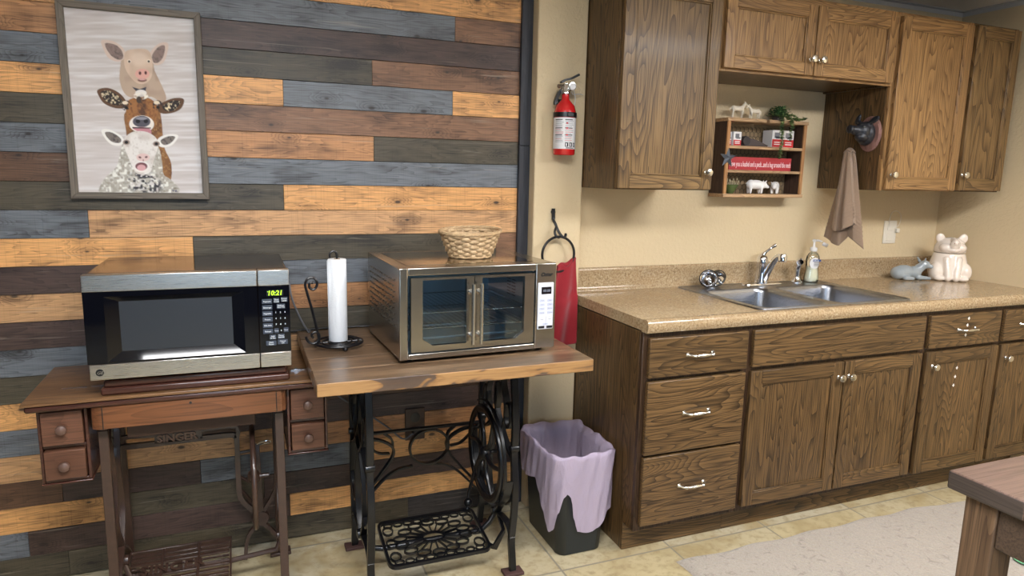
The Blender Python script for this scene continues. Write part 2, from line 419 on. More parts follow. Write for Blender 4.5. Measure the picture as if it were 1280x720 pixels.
def tag(o, label=None, cat=None, group=None, kind=None):
    if label: o['label'] = label
    if cat: o['category'] = cat
    if group: o['group'] = group
    if kind: o['kind'] = kind
    return o
def thing(name, label, cat, loc=(0, 0, 0), rz=0, group=None):
    o = bpy.data.objects.new(name, None); COL.objects.link(o); o.location = loc; o.rotation_euler = (0, 0, rz); o.empty_display_size = .05
    return tag(o, label, cat, group)
def part_copy(o, parent, off):
    c = o.copy(); COL.objects.link(c); c.parent = parent; c.location = Vector(o.location)+Vector(off); return c
def text_mb(mb, s, size, origin, xd, up, depth=.0006, align='LEFT', shear=0, bold=0, sx=1, m=None):
    """lettering as thin raised mesh added to mb"""
    cu = bpy.data.curves.new('t', 'FONT'); cu.body = s; cu.size = size; cu.extrude = depth; cu.align_x = align; cu.shear = shear; cu.offset = bold; cu.resolution_u = 2
    ob = bpy.data.objects.new('t', cu); COL.objects.link(ob)
    bpy.context.view_layer.update()
    me = bpy.data.meshes.new_from_object(ob.evaluated_get(bpy.context.evaluated_depsgraph_get()))
    x = Vector(xd).normalized(); z = Vector(up).normalized(); nrm = x.cross(z); O = Vector(origin)
    if m is not None: mb.cur = m
    mb.add([O+x*(v.co.x*sx)+z*v.co.y+nrm*v.co.z for v in me.vertices], [tuple(p.vertices) for p in me.polygons])
    bpy.data.objects.remove(ob); bpy.data.curves.remove(cu); bpy.data.meshes.remove(me)
    return mb
def ell(c, a, b, n, plane='yz', x=0, ph=0, full=2*PI):
    return [{'yz': (x, c[0]+a*math.cos(ph+full*i/n), c[1]+b*math.sin(ph+full*i/n)), 'xz': (c[0]+a*math.cos(ph+full*i/n), x, c[1]+b*math.sin(ph+full*i/n)), 'xy': (c[0]+a*math.cos(ph+full*i/n), c[1]+b*math.sin(ph+full*i/n), x)}[plane] for i in range(n)]
def spline(pts, k=6, closed=False):
    P = [Vector(p) for p in pts]; n = len(P); out = []
    for i in range(n if closed else n-1):
        p0 = P[(i-1) % n] if closed or i > 0 else P[0]*2-P[1]; p1 = P[i]; p2 = P[(i+1) % n]
        p3 = P[(i+2) % n] if closed or i+2 < n else P[-1]*2-P[-2]
        for j in range(k):
            t = j/k; out.append(.5*((2*p1)+(p2-p0)*t+(2*p0-5*p1+4*p2-p3)*t*t+(3*p1-p0-3*p2+p3)*t**3))
    if not closed: out.append(P[-1])
    return out

# ------------------------------------------------------------------ camera
cam = bpy.data.cameras.new('camera'); cam.sensor_width = 36; cam.sensor_fit = 'HORIZONTAL'; cam.lens = 850.7325/1280*36
cam.clip_start = .05
co = bpy.data.objects.new('camera', cam); COL.objects.link(co); co.rotation_mode = 'XYZ'
co.location = (-1.30633, -2.61174, 1.41384); co.rotation_euler = (1.40310315, -.0219427, -.37917399)
SC.camera = co
SC.view_settings.view_transform = 'Standard'; SC.view_settings.look = 'None'; SC.view_settings.gamma = 1
SC.view_settings.use_curve_mapping = False; SC.view_settings.exposure = 0.0

# ------------------------------------------------------------------ room
XL, XR, YF, ZC = -3.2, 2.249, -5.2, 2.29
S = lambda o: tag(o, kind='structure')
S(MB().box(XL-.1, XR+.1, YF-.1, .1, -.1, 0).build('floor', M_tile))
S(MB().box(XL-.1, XR+.1, YF-.1, .1, ZC, ZC+.1).build('ceiling', M_ceil))
S(MB().box(XR, XR+.1, YF, .1, 0, ZC).build('wall_right', M_wall))
M_wall_d = wall_mat('slate_painted_plaster', lin(62, 64, 70), .2)
S(MB().box(XL-.1, XL, YF, .1, 0, ZC).build('wall_left', M_wall_d))
S(MB().box(XL, XR, YF-.1, YF, 0, ZC).build('wall_front', M_wall_d))
# back wall with the projecting pier between plank wall and kitchen
S(MB().box(XL, XR, 0, .1, 0, ZC).build('wall_back', M_wall))
S(MB().box(-.215, -.002, -.114, .0, 0, ZC).build('wall_pier', M_wall, bevel=.006, seg=3))
# ceiling wall angle trim
S(MB().box(XR-.024, XR, YF, 0, ZC-.004, ZC-.001).box(XR-.003, XR, YF, 0, ZC-.024, ZC-.004).build('trim_1', M_white_trim))
S(MB().box(0, XR, -.024, 0, ZC-.004, ZC-.001).box(0, XR, -.003, 0, ZC-.024, ZC-.004).build('trim_2', M_white_trim))

# stained plank wall
cO, cN, cB, cD, cG, cK, cR = (lin(212, 158, 100), lin(196, 152, 108), lin(126, 92, 68), lin(74, 57, 51), lin(102, 107, 114), lin(74, 67, 53), lin(174, 126, 84))
cDB = lin(92, 66, 48)
ZB = [.006]+[.0975+.0898*k for k in range(25)]
XS, XE = -3.19, -.262
rows = {
 0: [(-1.90, cK), (-.712, cK), (XE, lin(58, 54, 54))],
 1: [(-2.01, cG), (-1.17, cD), (XE, cO)],
 2: [(-1.78, cO), (-1.26, cK), (XE, cD)],
 3: [(-1.90, cDB), (-1.473, cD), (-.853, cG), (XE, cO)],
 4: [(-1.10, cN), (XE, cR)],
 5: [(-1.70, cG), (-1.5, cN), (XE, cD)],
 6: [(-1.2, cO), (XE, cDB)],
 7: [(-1.4, cK), (XE, cD)],
 8: [(-1.5, cG), (XE, cN)],
 9: [(-1.4, cD), (XE, cK)],
 10: [(-1.45, cN), (-.84, cR), (XE, cB)],
 11: [(-1.165, cD), (-.84, cG), (XE, cB)],
 12: [(-1.456, cO), (-.349, cK), (XE, cB)],
 13: [(-1.76, cG), (XE, cN)],
 14: [(-1.155, cK), (XE, cO)],
 15: [(-1.6, cDB), (XE, cG)],
 16: [(-1.6, cG), (-.835, cR), (XE, cK)],
 17: [(-1.6, cK), (XE, cB)],
 18: [(-1.6, cO), (-1.146, cO), (-.534, cG), (XE, cO)],
 19: [(-1.6, cG), (-.838, cK), (XE, cB)],
 20: [(-1.6, cR), (XE, cD)],
 21: [(-1.75, cO), (-.527, cG), (XE, cB)],
 22: [(-1.3, cK), (XE, cO)],
 23: [(-1.1, cG), (XE, cN)],
}
mb = MB()
for r in range(24):
    x0 = XS; z0, z1 = ZB[r], min(ZB[r+1], ZC-.003)
    segs = rows[r]
    if r % 3 == 0: segs = [(-2.45, random.choice([cB, cN, cG]))]+segs if segs[0][0] > -2.4 else segs
    for x1, c in segs:
        k = random.uniform(.92, 1.08); mb.col = (c[0]*k, c[1]*k, c[2]*k, 1)
        mb.off = (random.uniform(0, 40), 0, random.uniform(0, 40))
        d = random.uniform(0, .0015)
        mb.box(x0+.0004, x1-.0004, -.0500-d, -.034, z0+.0006, z1-.0008); x0 = x1
    mb.off = (0, 0, 0)
pw = S(mb.build('wall_back_planks', M_plank, bevel=.0008, seg=1))
S(MB().box(XS, XE, -.036, 0.0, .003, ZC-.002).build('wall_back_sheathing', simple('sheathing', lin(30, 24, 20), .8)))
mb = MB(); mb.col = lin(62, 64, 70); mb.off = (3, 0, 7)
mb.box(-.262, -.2165, -.066, 0.0, .003, 1.52).box(-.262, -.2165, -.066, 0.0, 1.5215, ZC-.002)
S(mb.build('trim_3', wood('charcoal_trim', lin(62, 64, 70), lin(38, 38, 44), 'z', 20, .08, 14, .5, .5, .4, 2), bevel=.001))

# ceiling lights
for (x, y) in ((-1.22, -2.2), (1.15, -2.2)):
    t = thing('ceiling_light', 'recessed ceiling light panel above the camera, %s of the two' % ('left' if x < 0 else 'right'), 'light', (x, y, ZC-.03))
    MB().box(x-.62, x+.62, y-.32, y-.30, ZC-.03, ZC-.001).box(x-.62, x+.62, y+.30, y+.32, ZC-.03, ZC-.001).box(x-.62, x-.60, y-.30, y+.30, ZC-.03, ZC-.001).box(x+.60, x+.62, y-.30, y+.30, ZC-.03, ZC-.001).build('frame', M_white_trim, t)
    MB().box(x-.60, x+.60, y-.30, y+.30, ZC-.02, ZC-.015).build('diffuser', M_emit, t)
# a window on the wall behind the camera
S(MB().box(-1.9, -.7, YF+.001, YF+.03, .95, 1.95).build('window_1', M_win))

# ------------------------------------------------------------------ kitchen units
OAK = [oak_v, oak_h, oak_dark]
OAKL = [oak_lv, oak_lh, oak_dark]
OAKM = [wood('oak_mid_vertical', lin(142, 112, 72), lin(60, 42, 25), 'z', 8, .13, 32, .8, .42, .55, 8, coat=.05), wood('oak_mid_horizontal', lin(142, 112, 72), lin(60, 42, 25), 'x', 8, .13, 32, .8, .42, .55, 9, coat=.05)]
def door(parent, x0, x1, z0, z1, yf, mats=OAK, r=.052, th=.019, label=None):
    """framed door with recessed panel, front face at yf"""
    mb = MB(); yb = yf+th
    for a, b in ((x0, x0+r), (x1-r, x1)): mb.box(a, b, yf, yb, z0, z1, 0)
    for a, b in ((z0, z0+r), (z1-r, z1)): mb.box(x0+r, x1-r, yf, yb, a, b, 1)
    # panel and its bead
    mb.box(x0+r-.002, x1-r+.002, yf+.009, yb-.002, z0+r-.002, z1-r+.002, 0)
    bd = .007
    for (a, b, c, d) in ((x0+r, x0+r+bd, z0+r, z1-r), (x1-r-bd, x1-r, z0+r, z1-r)): mb.prism([(yf+.003, c), (yf+.003, d), (yf+.0095, d), (yf+.0095, c)], 'x', a, b, 0)
    for (c, d) in ((z0+r, z0+r+bd), (z1-r-bd, z1-r)): mb.box(x0+r+bd, x1-r-bd, yf+.003, yf+.0095, c, d, 1)
    return mb.build('door', mats, parent, bevel=.0022, seg=2)
def slab(parent, name, x0, x1, z0, z1, yf, mats=OAK):
    return MB().box(x0, x1, yf, yf+.019, z0, z1, 1).build(name, mats, parent, bevel=.004, seg=3)
def knob(parent, x, yf, z, r=.0155):
    return MB().lathe([(.004, 0), (.009, .001), (.006, .004), (.005, .012), (.008, .016), (r*.9, .019), (r, .023), (r*.85, .027), (r*.4, .029)], (x, yf, z), 20, '-y').build('knob', M_nickel, parent)
def pull(parent, x, yf, z, w=.056):
    mb = MB(); pts = []; R = []
    for i in range(25):
        u = -1+2*i/24; au = abs(u)
        y = yf-.003-.024*(1-min(1, max(0, (au-.62)/.38))**1.0) if au > .62 else yf-.027
        y = yf-.004-.023*math.sin(min(1, (1-au)/.34)*PI/2)
        pts.append((x+u*w, y, z)); R.append(.0042+.0022*max(0, 1-au*1.6)+(.003 if au > .93 else 0)+(.0015 if .6 < au < .72 else 0))
    mb.tube(pts, R, 10)
    for sgn in (-1, 1): mb.lathe([(.008, 0), (.009, .002), (.006, .006)], (x+sgn*w*.97, yf, z), 14, '-y')
    return mb.build('handle', M_nickel, parent)

YB, YD = -.617, -.637          # body front, door front
def base_body(t, x0, x1, left_end=False):
    mb = MB()
    side = [(-.004, .001), (-.004, .869), (YB+.019, .869), (YB+.019, .112), (YB+.078, .112), (YB+.078, .001)]
    mb.prism(side, 'x', x0+.0005, x0+.018, 0); mb.prism(side, 'x', x1-.018, x1-.0005, 0)
    mb.box(x0+.018, x1-.018, -.012, -.004, .001, .869, 0)
    mb.box(x0+.018, x1-.018, YB+.02, -.012, .112, .128, 1)
    body = mb.build('carcass', OAK, t, bevel=.001, seg=1)
    return body
def face_frame(t, x0, x1, rails, stiles=()):
    mb = MB()
    for a, b in [(x0, x0+.028), (x1-.028, x1)]+list(stiles): mb.box(a+.0004, b-.0004, YB, YB+.019, .112, .869, 0)
    cuts = sorted([x0, x1]); 
    for z0, z1 in rails: mb.box(x0+.028, x1-.028, YB+.0006, YB+.018, z0, z1, 1)
    mb.build('face_frame', [oak_fd, oak_fd], t, bevel=.001, seg=1)
    MB().box(x0+.0006, x1-.0006, YB+.070, YB+.0779, .001, .111, 1).build('toe_kick', OAK, t)

t = thing('base_cabinet', 'stained oak base cabinet with three stacked drawers at the left end of the counter', 'cabinet', (.232, -.31, 0))
base_body(t, 0, .465); face_frame(t, 0, .465, [(.112, .150), (.395, .425), (.682, .712), (.845, .869)])
for z0, z1, zh in ((.703, .849, .780), (.412, .689, .560), (.136, .402, .275)):
    d = slab(t, 'drawer', .018, .452, z0, z1, YD); pull(d, .234, YD, zh)
t = thing('base_cabinet', 'wide stained oak sink cabinet with two doors under a blank front panel', 'cabinet', (.938, -.31, 0))
base_body(t, .465, 1.413); face_frame(t, .465, 1.413, [(.112, .150), (.678, .716), (.845, .869)], [(.938, .970)])
slab(t, 'false_front', .480, 1.398, .705, .849, YD)
for x0, x1, kx in ((.480, .950, .925), (.958, 1.398, .981)):
    d = door(t, x0, x1, .136, .688, YD); knob(d, kx, YD, .626)
t = thing('base_cabinet', 'stained oak base cabinet with one drawer and one door, right of the sink cabinet', 'cabinet', (1.656, -.31, 0))
base_body(t, 1.413, 1.898); face_frame(t, 1.413, 1.898, [(.112, .150), (.675, .712), (.845, .869)])
d = slab(t, 'drawer', 1.428, 1.882, .703, .849, YD); pull(d, 1.655, YD, .779)
d2 = door(t, 1.428, 1.889, .130, .688, YD); knob(d2, 1.468, YD, .624)
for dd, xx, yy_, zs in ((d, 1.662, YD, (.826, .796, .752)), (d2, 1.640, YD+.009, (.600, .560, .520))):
    for i, z_ in enumerate(zs): MB().prism([(xx-.001-.004*i-.007, z_), (xx-.004*i, z_-.008), (xx-.004*i+.006, z_), (xx-.004*i, z_+.008)], 'y', yy_-.0008, yy_+.0002).build('white_spot', M_paperlabel, dd)  # small white diamond spots, three down each front
t = thing('base_cabinet', 'stained oak base cabinet against the right wall, cut off by the picture edge', 'cabinet', (2.07, -.31, 0))
base_body(t, 1.898, 2.247); face_frame(t, 1.898, 2.247, [(.112, .150), (.675, .712), (.845, .869)])
d = slab(t, 'drawer', 1.912, 2.235, .703, .849, YD); pull(d, 2.073, YD, .779)
d = door(t, 1.912, 2.235, .130, .688, YD); knob(d, 1.95, YD, .624)
# wall units
YU, YUD = -.360, -.379
def upper_body(t, x0, x1, z0, z1, mats=OAK, rails=()):
    mb = MB()
    mb.box(x0+.0005, x0+.018, YU+.018, -.002, z0, z1, 0).box(x1-.018, x1-.0005, YU+.018, -.002, z0, z1, 0)
    mb.box(x0+.018, x1-.018, YU+.018, -.002, z0+.008, z0+.022, 1).box(x0+.018, x1-.018, YU+.018, -.002, z1-.018, z1, 1)
    mb.box(x0+.018, x1-.018, -.010, -.002, z0+.022, z1-.018, 0)
    mb.build('carcass', OAK, t, bevel=.001, seg=1)
    mb = MB(); r = .035
    mb.box(x0, x0+r, YU, YU+.018, z0, z1, 0).box(x1-r, x1, YU, YU+.018, z0, z1, 0)
    mb.box(x0+r, x1-r, YU+.0004, YU+.0176, z0, z0+r, 1).box(x0+r, x1-r, YU+.0004, YU+.0176, z1-r-.004, z1, 1)
    for a, b in rails: mb.box(a, b, YU+.0004, YU+.0176, z0+r, z1-r, 0)
    mb.build('face_frame', mats, t, bevel=.001, seg=1)
t = thing('wall_cabinet', 'tall stained oak wall cabinet beside the fire extinguisher pier', 'cabinet', (.22, -.18, 1.36))
upper_body(t, 0, .438, 1.362, 2.132)
d = door(t, .007, .431, 1.366, 2.110, YUD, OAKM, .05); knob(d, .402, YUD, 1.432)
t = thing('wall_cabinet', 'short honey oak wall cabinet with two doors above the sink', 'cabinet', (.9, -.18, 1.82))
upper_body(t, .438, 1.362, 1.822, 2.132, OAKL, [(.885, .92)])
for x0, x1, kx, mt in ((.452, .898, .880, OAKL), (.904, 1.350, .930, OAKL)):
    d = door(t, x0, x1, 1.833, 2.106, YUD, mt, .047); knob(d, kx, YUD, 1.895)
t = thing('wall_cabinet', 'tall honey oak wall cabinet carrying the pig head and tan towel', 'cabinet', (1.60, -.18, 1.37))
upper_body(t, 1.362, 1.846, 1.372, 2.132, OAKL)
d = door(t, 1.378, 1.826, 1.378, 2.116, YUD, OAKL, .05); knob(d, 1.404, YUD, 1.442)
t = thing('wall_cabinet', 'narrow stained oak wall cabinet at the far right above the pig jar', 'cabinet', (2.0, -.18, 1.37))
upper_body(t, 1.846, 2.156, 1.372, 2.132)
d = door(t, 1.850, 2.150, 1.378, 2.122, YUD, OAKM, .05); knob(d, 1.866, YUD, 1.450)

# worktop: post-formed profile, hole for the sink, curved backsplash
t = thing('countertop', 'glossy tan speckled laminate countertop with backsplash along the back wall', 'countertop', (1.12, -.32, .87))
CT, CB, CF = .914, .870, -.645
front = [(-.600, CT), (-.612, CT+.0005), (-.620, CT+.0028), (-.628, CT+.0036), (-.636, CT+.002), (-.642, CT-.004), (-.645, CT-.012), (-.646, CT-.022), (-.644, CT-.034), (-.638, CB), (-.606, CB), (-.600, CB+.004)]
SX0, SX1, SY0, SY1 = .535, 1.365, -.592, -.038
mb = MB(); mb.prism(front[::-1], 'x', 0.0, XR-.001, 0)
mb.box(0.0, SX0+.02, -.600, -.019, CB+.004, CT); mb.box(SX1-.02, XR-.001, -.600, -.019, CB+.004, CT)
mb.box(SX0+.02, SX1-.02, -.600, SY0+.018, CB+.004, CT); mb.box(SX0+.02, SX1-.02, SY1-.018, -.019, CB+.004, CT)
mb.build('worktop', M_lam, t, sharp=40, fix=True)
bs = [(-.001, CB+.004), (-.001, CT+.096), (-.005, CT+.100), (-.014, CT+.100), (-.019, CT+.096), (-.0205, CT+.088), (-.0185, CT+.080), (-.0185, CT+.020), (-.022, CT+.008), (-.030, CT+.0008), (-.030, CB+.004)]
MB().prism(bs, 'x', 0.0005, XR-.0015, 0).build('backsplash', M_lam, t, sharp=50)

# sink
t = thing('kitchen_sink', 'stainless steel double bowl drop-in sink set in the tan countertop', 'sink', ((SX0+SX1)/2, (SY0+SY1)/2, CT))
def rrect(x0, x1, y0, y1, r, z, n=5):
    pts = []
    for cx, cy, a0 in ((x1-r, y1-r, 0), (x0+r, y1-r, PI/2), (x0+r, y0+r, PI), (x1-r, y0+r, 3*PI/2)):
        for i in range(n+1): a_ = a0+PI/2*i/n; pts.append((cx+r*math.cos(a_), cy+r*math.sin(a_), z))
    return pts
def loops(mb, L, cap=False, m=None):
    if m is not None: mb.cur = m
    n = len(L[0]); vs = [p for l in L for p in l]
    fs = [(i*n+j, i*n+(j+1) % n, (i+1)*n+(j+1) % n, (i+1)*n+j) for i in range(len(L)-1) for j in range(n)]
    if cap: fs.append(tuple((len(L)-1)*n+j for j in range(n)))
    mb.add(vs, fs)
bx = [(.575, .925), (.968, 1.325)]; by0, by1 = -.570, -.165
mb = MB(); zt = CT+.004
# rim: outer lip and flat deck pieces around both bowls
loops(mb, [rrect(SX0, SX1, SY0, SY1, .03, CT+.0006), rrect(SX0+.003, SX1-.003, SY0+.003, SY1-.003, .028, CT+.005), rrect(SX0+.008, SX1-.008, SY0+.008, SY1-.008, .025, CT+.005), rrect(SX0+.013, SX1-.013, SY0+.013, SY1-.013, .022, zt-.001)])
o1 = rrect(SX0+.013, SX1-.013, SY0+.013, SY1-.013, .022, zt-.001)
import bmesh
def deck(outer, holes, z):
    bm = bmesh.new(); es = []
    for lp in [outer]+holes:
        vs = [bm.verts.new((p[0], p[1], z)) for p in lp]
        es += [bm.edges.new((vs[i], vs[(i+1) % len(vs)])) for i in range(len(vs))]
    bmesh.ops.triangle_fill(bm, use_beauty=True, use_dissolve=False, edges=es)
    bm.verts.index_update(); V = [tuple(v.co) for v in bm.verts]; F = [tuple(v.index for v in f.verts) for f in bm.faces]; bm.free(); return V, F
V, F = deck(o1, [rrect(a, b, by0, by1, .055, 0) for a, b in bx], zt-.001)
mb.add(V, F)
mb.build('rim', M_steel_sink, t, sharp=30, fix=True)
for a, b in bx:
    mb = MB(); L = []
    for d, z, r in ((0, zt-.001, .055), (.003, zt-.004, .054), (.007, zt-.02, .052), (.014, CT-.12, .05), (.022, CT-.155, .05), (.045, CT-.172, .045), (.10, CT-.178, .03)):
        L.append(rrect(a+d, b-d, by0+d, by1-d, r, z))
    loops(mb, L, True)
    bo = mb.build('bowl', M_steel_sink, t, sharp=60, fix=True)
    MB().lathe([(.001, .0), (.03, .0), (.034, .003), (.038, .003), (.040, 0)], ((a+b)/2, (by0+by1)/2, CT-.1775), 24).build('drain', M_chrome, bo)
mb = MB(); text_mb(mb, 'ELKAY', .010, (.640, -.5535, CT-.030), (1, 0, 0), (0, -.05, 1), .0002)
mb2 = MB(); text_mb(mb2, 'ELKAY', .012, (.5835, -.30, CT-.045), (0, -1, 0), (-.05, 0, 1), .0003); mb2.build('maker_lettering', M_white_ink, t)

# faucet
fx, fy = .985, -.085
t = thing('faucet', 'chrome single-lever kitchen faucet standing behind the sink bowls', 'faucet', (fx, fy, zt))
L = [rrect(fx-.105, fx+.125, fy-.024, fy+.024, .023, zt-.0008), rrect(fx-.103, fx+.123, fy-.022, fy+.022, .021, zt+.004), rrect(fx-.096, fx+.115, fy-.016, fy+.016, .015, zt+.006)]
mb = MB(); loops(mb, L, True); mb.build('base_plate', M_chrome, t, sharp=40)
MB().lathe([(.030, .005), (.030, .016), (.027, .03), (.025, .06), (.024, .10), (.025, .118), (.021, .132), (.012, .139), (.001, .141)], (fx, fy, zt), 28).build('body', M_chrome, t, sharp=60)
sp = spline([(fx+.004, fy-.014, zt+.018), (fx+.010, fy-.034, zt+.070), (fx+.014, fy-.058, zt+.115), (fx+.018, fy-.078, zt+.138), (fx+.020, fy-.096, zt+.143)], 6)
MB().tube(sp, [.0160-.0001*i for i in range(len(sp))], 14).build('spout', M_chrome, t, sharp=60)
MB().lathe([(.001, .016), (.014, .016), (.0195, .006), (.0195, -.016), (.016, -.020), (.010, -.020)], (fx+.021, fy-.104, zt+.140), 20).build('aerator', M_chrome, t)
lv = spline([(fx, fy, zt+.136), (fx+.006, fy-.008, zt+.152), (fx+.020, fy-.014, zt+.166), (fx+.040, fy-.018, zt+.180), (fx+.054, fy-.020, zt+.188)], 6)
MB().tube(lv, [.012, .0115, .011, .010, .009, .008, .007, .0068, .006, .0058, .0056, .0055, .0055, .0056, .0058, .006, .0064, .0068, .0074, .008, .0086, .009, .009, .0088, .008, .006, .003][:len(lv)], 12).build('lever', M_chrome, t, sharp=60)
t = thing('side_sprayer', 'chrome hand sprayer standing between the faucet and the soap bottle', 'sprayer', (1.205, -.085, zt))
MB().lathe([(.026, -.0008), (.026, .004), (.020, .010), (.014, .024), (.013, .030)], (1.205, -.085, zt), 24).build('holder', M_chrome, t)
sp = [(1.205, -.085, zt+.026), (1.205, -.085, zt+.05), (1.205, -.087, zt+.075), (1.202, -.092, zt+.093), (1.196, -.100, zt+.104), (1.188, -.112, zt+.107)]
MB().tube(spline(sp, 4), [.0105+.0025*math.sin(i/20*PI)+(.004 if i > 14 else 0) for i in range(21)], 14).build('wand', M_chrome, t, sharp=60)
MB().tube([(1.1905, -.108, zt+.107), (1.184, -.118, zt+.102)], [.017, .016], 16).build('spray_head', M_chrome, t, sharp=50)
# two basket strainers leaning on one another on the deck
for i, (cx, cy, cz, ax, lab) in enumerate(((.672, -.098, zt+.040, Vector((-.62, -.62, .42)), 'leftmost chrome sink strainer, propped with its open face to the viewer'), (.735, -.078, zt+.036, Vector((-.72, -.30, .52)), 'second chrome sink strainer, leaning behind the first one by the faucet'))):
    t = thing('sink_strainer', lab, 'strainer', (cx, cy, zt), group='strainers on the sink deck')
    q = ax.to_track_quat('Z', 'Y').to_matrix()
    def trans(mb_): mb_.v = [tuple(Vector((cx, cy, cz))+q@Vector(p)) for p in mb_.v]; return mb_
    trans(MB().lathe([(.041, .004), (.042, .001), (.040, -.002), (.033, -.004), (.029, -.018), (.024, -.024), (.001, -.025), (.001, -.023), (.023, -.022), (.027, -.017), (.031, -.002), (.038, .003)], (0, 0, 0), 36, caps=False)).build('basket', M_chrome, t, sharp=40)
    trans(MB().lathe([(.001, -.024), (.011, -.022), (.010, -.014), (.004, -.010), (.004, .006), (.008, .010), (.006, .014), (.001, .015)], (0, 0, 0), 20)).build('stopper_knob', M_chrome, t)
    trans(MB().lathe([(.0385, .0042), (.0425, .0030), (.043, 0), (.040, -.0035), (.0375, -.002)], (0, 0, 0), 36, caps=False)).build('rubber_seal', M_black, t)

# soap bottle
sx, sy = 1.296, -.085
t = thing('soap_bottle', 'clear pump bottle of hand soap beside the faucet sprayer', 'soap bottle', (sx, sy, zt))
prof = [(.001, 0), (.036, 0), (.040, .006), (.040, .02), (.036, .045), (.033, .062), (.035, .085), (.038, .105), (.034, .125), (.024, .140), (.014, .147), (.014, .152)]
MB().lathe(prof, (sx, sy, zt), 32, sx=1, sy=.68).build('bottle', M_clear, t, sharp=60)
MB().lathe([(r*.93, h+.002) for r, h in prof[:6]]+[(.031, .074), (.001, .075)], (sx, sy, zt), 32, sx=1, sy=.66).build('liquid', simple('pearl_soap', lin(222, 220, 200), .25), t, sharp=60)
lb = thing
mb = MB()
def lab(u, v):
    an = -PI/2-.25+(u-.5)*1.5*math.sqrt(max(0, 1-(2*v-1)**2)); r = .0375
    return (sx+math.cos(an)*r*1.02, sy+math.sin(an)*r*.71, zt+.066+v*.056)
mb.grid(lab, 16, 12); lbo = mb.build('label', M_paperlabel, t, sharp=0)
mb = MB(); xd = Vector((.97, -.17, 0)); 
mb.add([Vector((sx-.010+xd.x*a_, sy-.0285+xd.y*a_, zt+b_)) for a_, b_ in ((-.014, .103), (.030, .103), (.030, .113), (-.014, .113))], [(0, 1, 2, 3)]); mb.cur = 1
text_mb(mb, 'Softsoap', .0085, (sx-.022, sy-.0275, zt+.1055), xd, (0, 0, 1), .0003, bold=.0001); mb.cur = 2
for k in range(3): mb.add([Vector((sx-.010+xd.x*a_, sy-.0288+xd.y*a_, zt+.096-k*.007+b_)) for a_, b_ in ((-.008, 0), (.022, 0), (.022, .003), (-.008, .003))], [(0, 1, 2, 3)])
mb.build('label_print', [M_navy, M_white_ink, M_greyink], lbo)
MB().lathe([(.016, .150), (.017, .152), (.017, .166), (.012, .170), (.006, .172), (.005, .196), (.009, .198), (.010, .206), (.006, .209), (.001, .209)], (sx, sy, zt), 20).build('pump', M_ceramic_w, t, sharp=50)
MB().tube([(sx-.006, sy, zt+.203), (sx+.02, sy-.008, zt+.203), (sx+.036, sy-.013, zt+.198)], [.006, .005, .004], 10).build('nozzle', M_ceramic_w, t)
mb = MB(); mb.add([(sx+.028, sy-.030, zt+.198), (sx+.062, sy-.030, zt+.186), (sx+.056, sy-.026, zt+.170), (sx+.022, sy-.026, zt+.182)], [(0, 1, 2, 3)])
mb.build('price_tag', M_paperlabel, t, solid=.0008)

# outlet with hanging cord loop on the back wall
t = thing('wall_outlet', 'ivory outlet with white cord looped over it, above the counter near the corner', 'outlet', (1.895, -.001, 1.147))
MB().box(1.850, 1.940, -.007, -.0005, 1.088, 1.208).build('cover_plate', M_plate, t, bevel=.003, seg=3)
for z in (1.120, 1.176): MB().box(1.872, 1.918, -.0095, -.006, z-.018, z+.018).build('socket', M_plate, t, bevel=.008, seg=3)
MB().tube(spline([(1.915, -.012, 1.165), (1.942, -.018, 1.19), (1.948, -.018, 1.235), (1.925, -.012, 1.258), (1.895, -.010, 1.255), (1.878, -.010, 1.225), (1.876, -.012, 1.18)], 6), .0018, 6).build('cord', M_cordw, t)
MB().box(1.925, 1.945, -.024, -.008, 1.146, 1.168).build('plug', M_plate, t, bevel=.003)

# ------------------------------------------------------------------ animals by joined soft volumes
def cap(mb, p0, r0, p1, r1, n=6):
    P0, P1 = Vector(p0), Vector(p1)
    for i in range(n+1): u = i/n; mb.ball(P0.lerp(P1, u), r0+(r1-r0)*u, None, 12, 8)
def rotm(d, up=(0, 0, 1)):
    return Vector(d).to_track_quat('X', 'Z').to_matrix()
def pig(name, label, group, c, s, ang, mat, legs=1.0):
    """small standing pig, length about 2*s, nose along +x before turning by ang"""
    t_ = thing(name, label, 'figurine', c, 0, group)
    mb = MB(); mb.ball((0, 0, s*.80), (s*.80, s*.42, s*.43)); mb.ball((-s*.45, 0, s*.80), (s*.42, s*.42, s*.44)); mb.ball((s*.72, 0, s*.78), (s*.36, s*.31, s*.33))
    cap(mb, (s*.9, 0, s*.70), s*.2, (s*1.16, 0, s*.62), s*.15)
    for x in (-.55, .45):
        for y in (-.24, .24): cap(mb, (s*x, s*y, s*.62), s*.17, (s*x*1.03, s*y, s*.11), s*.115)
    for y in (-.2, .2): cap(mb, (s*.78, s*y, s*1.02), s*.09, (s*.88, s*y*1.5, s*1.18), s*.05)
    cap(mb, (-s*.82, 0, s*.95), s*.06, (-s*.98, s*.04, s*.86), s*.04)
    mb.v = [tuple(Vector(c)+Matrix.Rotation(ang, 3, 'Z')@Vector(p)) for p in mb.v]
    mb.build('body', mat, t_, remesh=s*.055, fix=False); return t_
